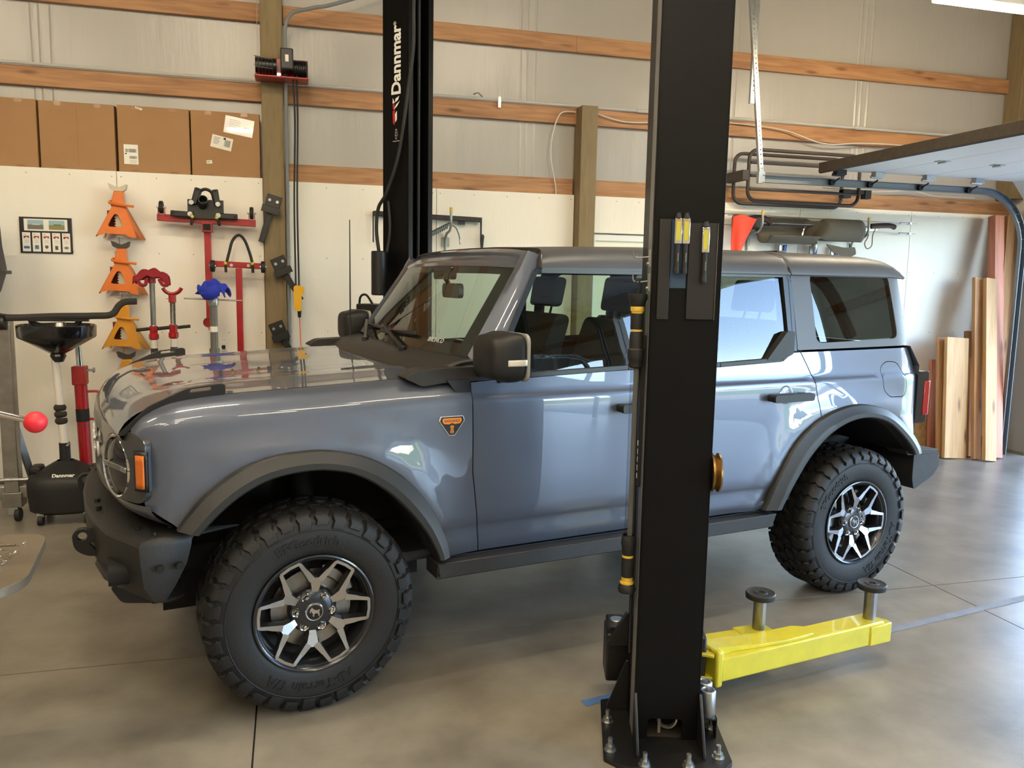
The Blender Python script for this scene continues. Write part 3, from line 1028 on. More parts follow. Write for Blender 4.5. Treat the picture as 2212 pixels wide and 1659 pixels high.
    for s in (-1, 1):
        for (x, y, z) in ((-.47, .927, .655), (-.535, .922, .65)):
            B().cyl((x, s*(y-.012), z), (x, s*(y+.008), z), .013, n=10).build('bumper_bolt', M_black, bp)
        for (x, y) in ((-.56, .86), (-.5, .80), (-.61, .77), (-.735, .42), (-.74, .30)):
            B().cyl((x+.01, s*y, .75), (x+.01, s*y, .768), .011, n=8).build('bumper_bolt', M_black, bp)
        # tow hook
        hk = B().prism(round_poly([(-.70, .60), (-.76, .585), (-.815, .62), (-.822, .68), (-.80, .705), (-.76, .70), (-.70, .665)], .03, 4), 'xz', s*.47, s*.495,
                       holes=[[(-.785+.017*math.cos(2*PI*i/12), .672+.017*math.sin(2*PI*i/12)) for i in range(12)], round_poly([(-.765, .645), (-.735, .605), (-.72, .645)], .01, 3)])
        hk.build('tow_hook', M_black, CAR, bevel=.005)
        # fog lamp pocket and lower tube
        B().prism(rrect(s*.72-.1, s*.72+.1, .565, .64, .03), 'yz', -.702, -.60).build('fog_pocket', M_dark, bp)
        B().tube([(-.655, s*.80, .575), (-.70, s*.66, .565), (-.725, s*.5, .56)], .022).build('bumper_tube', M_bump, bp)
    B().prism(round_poly([(-.70, .5), (-.66, .43), (-.48, .40), (-.44, .5)], .02), 'xz', -.62, .62).build('skid_plate', M_black, CAR, bevel=.008)
    B().box(-.56, -.45, -.66, -.6, .42, .5).build('frame_horn', M_black, CAR, bevel=.01)
build_body()

def build_cabin():
    # ---- roof in two moulded sections
    HP = [(.793, 1.732), (.79, 1.745), (.783, 1.77), (.772, 1.79), (.752, 1.811), (.72, 1.827), (.66, 1.838), (.55, 1.847), (.4, 1.855), (.2, 1.861), (0, 1.863)]
    ZR = [(1.0, 1.80), (1.06, 1.822), (1.15, 1.838), (1.35, 1.852), (1.9, 1.868), (2.5, 1.873), (3.1, 1.872), (3.24, 1.864), (3.33, 1.842), (3.39, 1.80), (3.41, 1.76)]
    def roof(x0, x1, name, n, seam0, seam1):
        xs = [x0+(x1-x0)*(.5-.5*math.cos(PI*i/n)) for i in range(n+1)]
        half = [(-w_, z) for w_, z in HP]+[(w_, z) for w_, z in reversed(HP[:-1])]
        vs_ = []
        for i, x in enumerate(xs):
            k = (hermite(ZR, x)-1.732)/.131
            for (w_, z) in half:
                sh = -.07*(1-min(1, (1-abs(w_)/.793)/.2))*0
                sx = (seam0 if i == 0 else seam1 if i == n else 0)
                vs_.append(Vector((x+sx*max(0, min(1, (.793-abs(w_))/.06)), w_*(1-.02*max(0, (x-2.6)/.8)), 1.732+(z-1.732)*k)))
        m_ = len(half)
        b = B().add(vs_, [(i*m_+j, i*m_+j+1, (i+1)*m_+j+1, (i+1)*m_+j) for i in range(n) for j in range(m_-1)])
        return b.build(name, M_hard, CAR, smooth=50, solid=.012)
    roof(1.035, 2.513, 'roof_front', 26, .03, -.07)
    roof(2.519, 3.41, 'roof_rear', 20, -.07, 0)
    B().box(3.08, 3.16, -.12, .12, 1.862, 1.895).build('roof_lamp', M_trim, CAR, bevel=.012)
    # seal line between header and hardtop
    pts = [Vector((1.032+.03*max(0, min(1, (.793-abs(w_))/.06)), w_, z*1.0+.0)) for w_, z in [(-.797, 1.735), (-.787, 1.768), (-.775, 1.79), (-.755, 1.805), (-.72, 1.815), (-.6, 1.822), (-.3, 1.83), (0, 1.832), (.3, 1.83), (.6, 1.822), (.72, 1.815), (.755, 1.805), (.787, 1.768), (.797, 1.735)]]
    B().tube(pts, .013).build('roof_seal', M_trim, CAR)
    # ---- hardtop quarter with window
    win = round_poly([(2.653, 1.742), (3.265, 1.746), (3.305, 1.402), (2.668, 1.387)], .04, 5)
    panel('hardtop_quarter', round_poly([(2.513, 1.79), (2.524, 1.348), (3.396, 1.356), (3.352, 1.76), (3.33, 1.79)], .012, 3), side, M_hard, holes=[win], thick=.03)
    for s, o in zip((0, 1), panel('quarter_window', win, lambda x, z: side(x, z)+Vector((0, .004, 0)), M_glp, thick=.003, gap=.001)):
        pass
    B().grid(12, 10, lambda u, v: Vector((3.36+.045*(1-v)-.02*(1-v)*0, -.76+1.52*u, 1.36+v*.40))).build('rear_glass', M_glp, CAR, recalc=False)
    # ---- tailgate and rear corner
    B().grid(16, 10, lambda u, v: Vector((3.49+.03*(1-(2*u-1)**2)-.09*max(0, v-.8)/.2, -.86+1.72*u, .78+v*.575))).build('tailgate', M_paint, CAR)
    for s in (-1, 1):
        tl = B().prism(rrect(.905, 1.205, 3.49, 3.585, .02), 'xy', s*.795, s*.86, T=Matrix(((0, 1, 0, 0), (0, 0, 1, 0), (1, 0, 0, 0), (0, 0, 0, 1))))
        tl = tl.build('tail_light', M_gloss, CAR, bevel=.008)
        B().box(3.545, 3.592, s*.835-.03, s*.835+.03, .95, 1.15).build('lamp_lens', mat('red_lens', S(150, 14, 18), .15, coat=.8), tl, bevel=.004)
        # bumper end
        rb = B().prism(round_poly([(3.42, .75), (3.60, .75), (3.64, .73), (3.65, .655), (3.60, .60), (3.44, .53), (3.42, .6)], .02, 3), 'xz', s*.72, s*.925)
        rb.prism(round_poly([(3.34, .768), (3.63, .756), (3.60, .735), (3.36, .74)], .01, 2), 'xz', s*.8, s*.93)
        rb.build('rear_bumper_end', M_bump, CAR, bevel=.012)
    B().box(3.48, 3.64, -.75, .75, .60, .755).build('rear_bumper', M_bump, CAR, bevel=.02)
    # ---- windshield, pillars and header
    Lb, Lt = Vector((.70, -.775, 1.355)), Vector((.953, -.712, 1.738))
    def ws(u, v):
        y = (2*u-1)
        p = Lb.lerp(Lt, v)
        return Vector((p.x-.075*(1-y*y)*(1-.45*v), p.y*-1*y, p.z+.012*(1-y*y)*v))
    B().grid(20, 12, ws).build('windshield', M_gl, CAR, recalc=False)
    fr = B()
    for (u0, u1, v0, v1) in ((0, .065, 0, 1), (.935, 1, 0, 1), (.065, .935, 0, .13), (.065, .935, .92, 1)):
        fr.grid(12, 12, lambda u, v: ws(u0+(u1-u0)*u, v0+(v1-v0)*v)+Vector((.004, 0, -.002)))
    fr.build('windshield_border', M_trim, CAR)
    for s in (-1, 1):
        P_ = lambda x, y, z: Vector((x, s*y, z))
        # rows bottom to top: outer rear, outer front, front mid, inner (at the glass)
        rows = []
        for t in [i/10*1.13 for i in range(11)]:
            g = Lb.lerp(Lt, t)
            o0 = Vector((.770+.245*t, .868-.075*t, 1.30+.435*t))
            rows.append([P_(o0.x+.012, o0.y-.03, o0.z), P_(o0.x, o0.y, o0.z), P_(o0.x-.03, o0.y-.004, o0.z+.012), P_(o0.x-.055, o0.y-.025, o0.z+.022), P_(g.x-.006, -g.y+.02, g.z+.008), P_(g.x+.002, -g.y-.006, g.z), P_(g.x+.05, -g.y-.004, g.z-.02)])
        b = B().add([p for r_ in rows for p in r_], [(i*7+j, i*7+j+1, (i+1)*7+j+1, (i+1)*7+j) for i in range(10) for j in range(6)])
        b.build('windshield_pillar', M_paint, CAR, smooth=40)
    def header(u, v):
        y = 2*u-1
        k = abs(y)**8
        a = ws(u, 1)
        pr = [(0, 0), (.008, .022), (.035, .05), (.075, .073), (.105, .084)]
        i = v*4
        j = min(3, int(i))
        f = i-j
        dx = pr[j][0]+(pr[j+1][0]-pr[j][0])*f
        dz = pr[j][1]+(pr[j+1][1]-pr[j][1])*f
        return Vector((a.x+dx-.02*k*0, y*(.712+.07*(dx/.1)*.9+.022*min(1, dx/.03)), a.z+dz*(1-.42*abs(y)**6)))
    B().grid(28, 12, header).build('header', M_paint, CAR, smooth=50)
    # ---- cowl under the windshield
    def cowl(u, v):
        y = -.84+1.68*u
        q = (y/.84)**2
        x0 = .43+.10*q
        g = .655-.05*(1-q)+.06*q
        x = x0+(g-x0)*v
        return Vector((x, y, 1.292+.05*v+.012*(1-q)+.014*math.sin(v*PI)-.02*(1-v)**3))
    B().grid(32, 8, cowl).build('cowl', M_cowl, CAR, solid=.012)
    for s in (-1, 1):
        # corner wing running back to the mirror
        b = B().prism(round_poly([(.38, 1.288), (.46, 1.25), (.55, 1.262), (.80, 1.268), (.80, 1.325), (.60, 1.325), (.44, 1.318)], .015), 'xz', s*.78, s*.885)
        b.build('cowl_corner', M_cowl, CAR, bevel=.015)
        b = B().prism([(.56, 1.275), (.60, 1.225), (.665, 1.222), (.665, 1.275)], 'xz', s*.86, s*.893)
        b.build('cowl_gasket', M_trim, CAR)
        # belt moulding and window channel
        b = B()
        bl = [(.80, 1.263), (.95, 1.281), (1.46, 1.297), (1.70, 1.296), (2.0, 1.292), (2.41, 1.307), (2.455, 1.335)]
        for q in range(len(bl)-1):
            (xa, za), (xb, zb) = bl[q], bl[q+1]
            b.bar((xa, s*(hermite(PROF, za)+.003), za), (xb, s*(hermite(PROF, zb)+.003), zb), .014, .024)
        b.build('belt_moulding', M_trim, CAR, bevel=.003)
        b = B()
        tl_ = [(.80, 1.33), (.905, 1.53), (1.01, 1.722), (1.04, 1.728), (1.7, 1.731), (2.49, 1.735), (2.505, 1.70), (2.505, 1.345)]
        for q in range(len(tl_)-1):
            (xa, za), (xb, zb) = tl_[q], tl_[q+1]
            b.bar((xa, s*(hermite(PROF, za)-.004), za), (xb, s*(hermite(PROF, zb)-.004), zb), .02, .022, up=(0, 0, 1) if abs(xb-xa) > .2 else (1, 0, 0))
        b.bar((2.475, s*.79, 1.73), (2.485, s*.862, 1.345), .016, .035, up=(1, 0, 0))
        b.bar((1.70, s*.788, 1.73), (1.70, s*.868, 1.30), .03, .05, up=(1, 0, 0))
        b.build('window_channel', M_trim, CAR)
        # rear door sail
        B().prism(round_poly([(2.30, 1.305), (2.43, 1.45), (2.482, 1.45), (2.482, 1.335), (2.40, 1.303)], .012), 'xz', s*.845, s*.884).build('window_sail', M_flare, CAR, bevel=.006)
        # B pillar inside
        B().bar((1.72, s*.74, 1.75), (1.74, s*.80, .6), .06, .1, up=(1, 0, 0)).build('centre_pillar', M_int, CAR, bevel=.01)
        B().bar((2.54, s*.74, 1.76), (2.60, s*.80, .9), .06, .12, up=(1, 0, 0)).build('rear_pillar', M_int, CAR, bevel=.01)
    gf = lambda x, z: side(x, z)+Vector((0, .012, 0))
    panel('front_door_glass', [(.815, 1.28), (.865, 1.46), (1.005, 1.72), (1.695, 1.728), (1.695, 1.29), (.95, 1.28)], gf, M_gls, thick=.004, gap=0)
    panel('rear_door_glass', [(1.705, 1.29), (1.705, 1.728), (2.48, 1.732), (2.485, 1.34), (2.42, 1.30)], gf, M_gls, thick=.004, gap=0)
    # quarter-light bar and mirror patch at the front of the door glass
    # ---- door handles
    for s in (-1, 1):
        for x0 in (1.385, 2.297):
            y = .908
            h_ = B().prism(rrect(x0, x0+.27, 1.098, 1.138, .014), 'xz', s*(y+.03), s*(y+.055))
            h_.prism(rrect(x0, x0+.05, 1.10, 1.136, .012), 'xz', s*(y-.01), s*(y+.04)).prism(rrect(x0+.2, x0+.26, 1.10, 1.136, .012), 'xz', s*(y-.01), s*(y+.04))
            h_.build('door_handle', M_flare, CAR, bevel=.006)
            B().sphere((x0+.125, s*(y-.008), 1.118), .06, 18, 10, sq=(1, .18, 1)).build('handle_cup', M_paint, CAR)
    # ---- mirrors
    for s in (-1, 1):
        def mir(u, v):
            th = 2*PI*u
            ph = PI*v
            q = lambda c, e: math.copysign(abs(c)**e, c)
            x = -.085*q(math.cos(ph), .55)
            rr = abs(math.sin(ph))**.4
            return Vector((.725+x+.012*q(math.sin(th), .5)*0, s*(1.045+.115*rr*q(math.cos(th), .45)), 1.382+.1*rr*q(math.sin(th), .45)*(1-.1*(x < -.02))))
        mo = B().grid(32, 16, mir).build('side_mirror', M_blkpl, CAR, smooth=60)
        B().prism(rrect(s*1.045-.1, s*1.045+.1, 1.30, 1.465, .03), 'yz', .80, .812).build('mirror_glass', M_chrome, mo)
        B().prism(rrect(s*1.045-.112, s*1.045+.112, 1.288, 1.476, .035), 'yz', .79, .803).build('mirror_rim', mat('mirror_rim_grey', S(150, 150, 146), .4), mo)
        B().bar((.74, s*.86, 1.30), (.74, s*.95, 1.31), .09, .04).build('mirror_arm', M_blkpl, mo, bevel=.01)
        B().grid(8, 4, lambda u, v: Vector((.706+.082*u, s*(1.156+.004*math.sin(u*PI)), 1.353+.024*v))).build('turn_lamp', mat('clear_lamp', S(215, 212, 200), .15, coat=.8), mo, solid=.008)
    # ---- wipers, antenna, washer jets
    for y0, y1 in ((-.35, .25), (.25, .74)):
        b = B().bar((.56, y0, 1.36), ws((y1/.775+1)/2, .16)+Vector((-.02, 0, .015)), .018, .014).bar(ws((y1/.78+1)/2, .10)+Vector((-.015, 0, .01)), ws(((y1-.5)/.78+1)/2, .14)+Vector((-.015, 0, .012)), .012, .02)
        b.cyl((.56, y0, 1.32), (.56, y0, 1.37), .018)
        b.build('wiper', M_trim, CAR, bevel=.003)
    b = B().cyl((.63, .785, 1.30), (.63, .785, 1.36), .014, .010, n=10).cyl((.63, .785, 1.36), (.63, .785, 1.45), .009, .006, n=8).cyl((.63, .785, 1.45), (.63, .785, 2.012), .0045, .003, n=8)
    b.build('antenna', M_cable, CAR)
    # ---- interior
    B().box(.3, 3.42, -.80, .80, .50, .54).build('floor_pan', M_int, CAR, smooth=0)
    B().box(-.5, .62, -.42, .42, .45, 1.12).build('engine_bay', M_dark, CAR, smooth=0)
    B().box(.55, .66, -.84, .84, .5, 1.28).build('bulkhead', M_dark, CAR, smooth=0)
    b = B().prism(round_poly([(.64, 1.29), (.78, 1.305), (1.02, 1.30), (1.10, 1.22), (1.08, 1.0), (.66, .9)], .03), 'xz', -.80, .80)
    b.build('dashboard', M_int, CAR, bevel=.02)
    B().prism(rrect(-.15, .15, 1.24, 1.36, .02), 'yz', 1.02, 1.05).build('centre_screen', M_gloss, CAR)
    st = B().tube([Vector((1.22+.07*math.sin(a), -.40+.19*math.cos(a), 1.16+.175*math.sin(a))) for a in [2*PI*i/28 for i in range(28)]], .016, closed=True)
    st.bar((1.2, -.40, 1.15), (1.05, -.40, 1.1), .1, .08).bar((1.22, -.58, 1.16), (1.22, -.22, 1.16), .05, .03)
    st.build('steering_wheel', M_int, CAR, bevel=.008)
    def seat(x, y, w_=.5):
        b = B().prism(round_poly([(x-.28, .82), (x+.25, .80), (x+.28, .95), (x-.26, .97)], .05), 'xz', y-w_/2, y+w_/2)
        b.prism(round_poly([(x+.2, .9), (x+.36, .92), (x+.52, 1.48), (x+.42, 1.5)], .05), 'xz', y-w_/2+.01, y+w_/2-.01)
        b.build('seat', M_int, CAR, bevel=.05, seg=3)
        for yy in ((y, ) if w_ < .7 else (y-.4, y+.4)):
            h_ = B().prism(round_poly([(x+.44, 1.53), (x+.52, 1.53), (x+.555, 1.70), (x+.47, 1.71)], .03), 'xz', yy-.13, yy+.13)
            h_.cyl((x+.47, yy-.06, 1.45), (x+.5, yy-.06, 1.56), .007).cyl((x+.47, yy+.06, 1.45), (x+.5, yy+.06, 1.56), .007)
            h_.build('headrest', M_int, CAR, bevel=.03, seg=3)
    seat(1.25, -.40); seat(1.25, .40); seat(2.15, 0, 1.4)
    # inner door cards and roll bars
    for s in (-1, 1):
        B().box(.72, 2.55, s*.83, s*.85, .55, 1.27).build('door_card', M_int, CAR, smooth=0)
        B().tube(spline([(1.85, s*.70, 1.2), (1.86, s*.69, 1.6), (1.95, s*.64, 1.76), (2.4, s*.63, 1.78), (2.9, s*.63, 1.72), (3.15, s*.66, 1.4)], 6), .035).build('roll_bar', M_int, CAR)
    B().tube(spline([(1.9, -.68, 1.7), (1.9, -.3, 1.79), (1.9, .3, 1.79), (1.9, .68, 1.7)], 6), .03).build('roll_bar', M_int, CAR)
    b = B().prism(rrect(-.11, .11, 1.585, 1.66, .025), 'yz', .94, .97).cyl((.93, 0, 1.66), (.90, 0, 1.71), .012)
    b.build('rear_view_mirror', M_trim, CAR, bevel=.008)
    B().prism(rrect(-.12, .12, 1.68, 1.75, .02), 'yz', .895, .925).build('camera_housing', M_trim, CAR)
    # sticker print low on the windshield
    p = ws(.2, .12)
    ux = (ws(.24, .12)-ws(.16, .12)).normalized()
    uy = (ws(.2, .2)-ws(.2, .05)).normalized()
    lettering('windshield_print', 'BRONCO', .035, frame(p-ux.cross(uy)*0+Vector((-.004, 0, .002)), -ux if ux.y > 0 else ux, uy, (-ux if ux.y > 0 else ux).cross(uy)), mat('print_grey', S(190, 190, 186), .6), CAR, .0005)
    # ---- underbody
    b = B()
    for s in (-1, 1):
        b.box(-.55, 3.5, s*.42-.05, s*.42+.05, .47, .58)
    b.cyl((WB, -.66, .40), (WB, .66, .40), .05).sphere((WB, .1, .40), .14).cyl((0, -.66, .42), (0, .66, .42), .035)
    for s in (-1, 1):
        b.cyl((2.3, s*.5, .45), (2.9, s*.62, .34), .03).cyl((2.85, s*.55, .4), (2.8, s*.52, 1.0), .045).cyl((0.05, s*.55, .42), (.05, s*.5, 1.0), .05)
    b.box(.9, 2.4, -.3, .3, .42, .56).build('underbody', M_dark, CAR, bevel=.01)
    b = B().cyl((2.22, -.60, .40), (2.22, -.50, .40), .06).bar((2.25, -.56, .40), (1.95, -.5, .46), .05, .07).cyl((2.2, -.61, .40), (2.2, -.59, .40), .018)
    b.build('suspension_link', M_black, CAR, bevel=.008)
    # ---- fender badge
    y = lambda x, z: side(x, z).y
    bx, bz = .577, 1.092
    tri = lambda k: round_poly([(bx-.05*k, bz+.036*k), (bx+.05*k, bz+.036*k), (bx+.056*k, bz+.018*k), (bx+.012*k, bz-.044*k), (bx-.012*k, bz-.044*k), (bx-.056*k, bz+.018*k)], .003, 2)
    yb = y(bx, bz)
    bd = B().prism(tri(1.0), 'xz', yb-.006, yb+.006).build('badge', mat('badge_edge', S(222, 222, 220), .3), CAR)
    B().prism(tri(.95), 'xz', yb-.0068, yb-.005).build('badge_ground', M_trim, bd)
    B().prism(round_poly([(bx-.04, bz+.029), (bx+.04, bz+.029), (bx+.043, bz+.017), (bx+.035, bz+.006), (bx+.012, bz+.004), (bx, bz+.009), (bx-.012, bz+.004), (bx-.035, bz+.006), (bx-.043, bz+.017)], .002, 2), 'xz', yb-.0075, yb-.006).build('badge_field', mat('badge_orange', S(228, 140, 40), .35), bd)
    g = B()
    for s in (-1, 1):
        g.prism([(bx+s*.001, bz+.0), (bx+s*.008, bz-.004), (bx+s*.005, bz-.016), (bx+s*.008, bz-.03), (bx+s*.002, bz-.036)][::s], 'xz', yb-.0075, yb-.006)
    g.build('badge_mountain', mat('badge_orange', S(228, 140, 40), .35), bd)
    lettering('badge_print', 'BADLANDS', .0135, FACE_CAM(bx, yb-.0078, bz+.017), M_trim, bd, .0004)
build_cabin()

# ------------------------------------------------------------------ wheels
def emblem_poly(k=1.):
    """leaping horse outline, about one unit wide"""
    p = [(-.40, -.05), (-.46, .12), (-.40, .30), (-.30, .42), (-.24, .52), (-.20, .42), (-.10, .34), (.02, .22), (.18, .18), (.30, .16), (.38, .22), (.50, .20), (.44, .10), (.40, -.02),
         (.46, -.18), (.42, -.34), (.50, -.46), (.40, -.46), (.32, -.32), (.30, -.18), (.20, -.10), (.06, -.12), (-.06, -.20), (-.02, -.34), (-.14, -.42), (-.18, -.28), (-.16, -.12), (-.24, .0), (-.28, .14), (-.34, .12), (-.34, .02)]
    return [(a*k, b*k) for a, b in p]
def build_wheel(x, s):
    """s = -1 near side, +1 far side; outer sidewall plane at y = s*.965"""
    RT, Z0 = .4065, .405
    w = bpy.data.objects.new('wheel', None)
    C.objects.link(w)
    w.parent = CAR
    w.location = (x, s*.965, Z0)
    def tp(th, d, r):
        return Vector((r*math.cos(th), -s*d, r*math.sin(th)))
    prof = [(.222, .035), (.226, .016), (.236, .008), (.255, .003), (.285, -.001), (.318, 0), (.345, .006), (.366, .014), (.383, .028), (.393, .05), (.395, .09), (.395, .195), (.393, .235), (.383, .257), (.366, .271), (.33, .283), (.285, .285), (.24, .275), (.222, .26)]
    b = B()
    n = 96
    b.add([tp(2*PI*k/n, d, r) for r, d in prof for k in range(n)], [(i*n+k, i*n+(k+1) % n, (i+1)*n+(k+1) % n, (i+1)*n+k) for i in range(len(prof)-1) for k in range(n)])
    def lug(th, wd, path, skew):
        """block following a path of (depth, radius_top, radius_base, theta shift)"""
        vs_ = []
        for (d, r, rb, sh) in path:
            for a in (-wd/2, wd/2):
                vs_.append(tp(th+a+sh*skew, d, r))
            for a in (wd/2*1.15, -wd/2*1.15):
                vs_.append(tp(th+a+sh*skew, d+(.006 if r < .39 else 0), rb))
        fs = []
        for i in range(len(path)-1):
            for j in range(4):
                fs.append((i*4+j, i*4+(j+1) % 4, (i+1)*4+(j+1) % 4, (i+1)*4+j))
        fs += [(3, 2, 1, 0), tuple(range(len(vs_)-4, len(vs_)))]
        b.add(vs_, fs)
    N = 34
    st = 2*PI/N
    for k in range(N):
        th = k*st
        deep = k % 2
        # outer shoulder lugs fold over onto the sidewall with a zigzag flank
        r_in = .338 if deep else .352
        lug(th, st*.66, [(.082, .4065, .39, -.02), (.055, .4065, .39, .03), (.030, .401, .38, -.005), (.012, .386, .37, .02), (-.002, .368, .362, 0), (-.004, r_in, r_in-.002, .012)], 1)
        lug(th+st/2, st*.62, [(.203, .4065, .39, .02), (.23, .4065, .39, -.03), (.255, .400, .38, 0), (.275, .383, .37, .0)], 1)
        lug(th+st*.2, st*.5, [(.088, .4065, .39, 0), (.108, .4065, .39, .035), (.138, .4065, .39, -.01)], 1)
        lug(th+st*.7, st*.5, [(.147, .4065, .39, .01), (.175, .4065, .39, -.035), (.198, .4065, .39, 0)], 1)
    if s < 0:
        b.lathe([(.330, -.0015), (.332, -.003), (.334, -.0015)], (0, 0, 0), (0, 1, 0), 64)
    tire = b.build('tire', M_tire, w, smooth=38, recalc=False)
    # raised sidewall lettering
    if s < 0:
        def arc(r0, a0):
            def f(co):
                a = a0-co.x/r0
                r = r0+co.y
                return Vector((r*math.cos(a), -.0015-abs(co.z)*0-(.0025 if co.z > 0 else 0), r*math.sin(a)))
            return f
        ml = mat('sidewall_letter', S(9, 9, 9), .5)
        lettering('sidewall_print', 'All-Terrain T/A', .055, Matrix.Identity(4), ml, w, .002, warp=arc(.29, R(-40) if x > 1 else R(-95)), bold=.001)
        lettering('sidewall_print', 'BFGoodrich', .05, Matrix.Identity(4), ml, w, .002, warp=arc(.29, R(135) if x > 1 else R(95)), bold=.001)
    # rim barrel and lip
    ax = (0, s, 0)
    r_ = B().lathe([(.222, -.2), (.21, -.19), (.197, -.17), (.195, -.06), (.203, -.03), (.212, -.015), (.226, -.012), (.2315, -.006), (.2315, -.001), (.226, .0005), (.219, -.004), (.214, -.016)], (0, 0, 0), ax, 64)
    r_.lathe([(.196, -.10), (.1, -.11), (0, -.11)], (0, 0, 0), ax, 32, mi=1)
    rim = r_.build('rim', [M_rimd, M_dark], w, smooth=40)
    B().lathe([(.075, -.075), (.155, -.075), (.155, -.088), (.07, -.088)], (0, 0, 0), ax, 40).build('brake_disc', M_steel, w)
    B().prism([(.13*math.cos(a), .13*math.sin(a)) for a in [R(20+i*8) for i in range(8)]]+[(.178*math.cos(a), .178*math.sin(a)) for a in [R(76-i*8) for i in range(8)]], 'xz', -s*.06, -s*.1).build('brake_caliper', M_steel, w, bevel=.008)
    # six forked spokes: machined faces, dark flanks
    sp = B()
    def rib(pts, w0, w1, f0, f1, depth=.03):
        (a0, r0), (a1, r1) = pts
        p0 = Vector((r0*math.cos(a0), r0*math.sin(a0)))
        p1 = Vector((r1*math.cos(a1), r1*math.sin(a1)))
        d = (p1-p0).normalized()
        nn = Vector((-d.y, d.x))
        q = [p0+nn*w0/2, p1+nn*w1/2, p1-nn*w1/2, p0-nn*w0/2]
        F = [f0, f1, f1, f0]
        top = [Vector((c.x, s*-f, c.y)) for c, f in zip(q, F)]
        q2 = [p0+nn*(w0/2+.005), p1+nn*(w1/2+.005), p1-nn*(w1/2+.005), p0-nn*(w0/2+.005)]
        bot = [Vector((c.x, s*(-f-depth), c.y)) for c, f in zip(q2, F)]
        sp.add(top+bot, [(0, 1, 2, 3)], 0)
        sp.add(top+bot, [(0, 4, 5, 1), (1, 5, 6, 2), (2, 6, 7, 3), (3, 7, 4, 0)], 1)
    for k in range(6):
        a = R(86+60*k)
        rib([(a, .074), (a, .092)], .024, .03, .034, .027)
        rib([(a, .092), (a, .138)], .03, .05, .027, .017)
        for q in (-1, 1):
            rib([(a+q*R(6.5), .128), (a+q*R(15), .172)], .025, .018, .0175, .013)
            rib([(a+q*R(15), .170), (a+q*R(19.5), .212)], .016, .013, .013, .007)
            rib([(a+q*R(19), .212), (a+q*R(30), .212)], .011, .011, .0072, .0072, .02)
        # pocket behind the fork
    sp.build('spokes', [M_rims, M_rimd], rim, smooth=0, recalc=False, weld=False)
    hb = B().lathe([(.0, -.028), (.05, -.028), (.082, -.034), (.092, -.046), (.095, -.075)], (0, 0, 0), ax, 36)
    for k in range(6):
        a = R(56+60*k)
        hb.cyl((.07*math.cos(a), -s*.055, .07*math.sin(a)), (.07*math.cos(a), -s*.033, .07*math.sin(a)), .019, n=20)
    hb.build('hub', M_rimd, rim, smooth=40)
    for k in range(6):
        a = R(56+60*k)
        c = Vector((.0665*math.cos(a), 0, .0665*math.sin(a)))
        nb = B().lathe([(.0125, -.05), (.0125, -.03), (.010, -.02), (.006, -.0155), (0, -.015)], c, ax, 6)
        nb.lathe([(.0135, -.032), (.0175, -.030), (.0175, -.034)], c, ax, 18)
        nb.build('lug_nut', M_chrome, rim, smooth=30)
    cap = B().lathe([(.036, -.034), (.036, -.022), (.033, -.018), (.030, -.0185), (.029, -.021), (0, -.021)], (0, 0, 0), ax, 32).build('centre_cap', M_rims, rim)
    B().lathe([(.0285, -.0208), (.0285, -.0195), (0, -.0195)], (0, 0, 0), ax, 28).build('cap_ground', M_trim, rim)
    B().prism(emblem_poly(.042), 'xz', -s*.0195, -s*.018).build('cap_emblem', M_chrome, rim, smooth=0)
    return w
build_wheel(0, -1); build_wheel(WB, -1); build_wheel(0, 1); build_wheel(WB, 1)
# ================================================================== the lift
M_col = mat('column_black', S(9, 9, 10), .45, coat=.08, noise=(25, .25), crough=.25, spec=.15)
def c_section(parent, back, front, sx=1, hgt=3.75, notch=True):
    """channel column; back plate at y = back, lips at y = front, half width .118"""
    w_, t = .118, .01
    sg = 1 if front > back else -1
    if notch:
        nb = round_poly([(-.068, .0), (-.068, .095), (.058, .095), (.058, .0)], .012, 3)
        nb = [p for p in nb]
        ol = [(-w_, 0), (-.068, 0)]+round_poly([(-.068, 0), (-.068, .095), (.058, .095), (.058, 0)], .014, 3)[4:12]+[(.058, 0), (w_, 0), (w_, hgt), (-w_, hgt)]
    else:
        ol = [(-w_, 0), (w_, 0), (w_, hgt), (-w_, hgt)]
    B().prism(ol, 'xz', back, back+sg*t).build('back_plate', M_col, parent, bevel=.002)
    for s in (-1, 1):
        B().box(s*w_-(t if s > 0 else 0), s*w_+(t if s < 0 else 0), min(back, front), max(back, front), .0, hgt).build('side_plate', M_col, parent, bevel=.003)
        B().box(min(s*w_, s*.075), max(s*w_, s*.075), min(front, front-sg*.012), max(front, front-sg*.012), 0, hgt).build('lip', M_col, parent, bevel=.002)

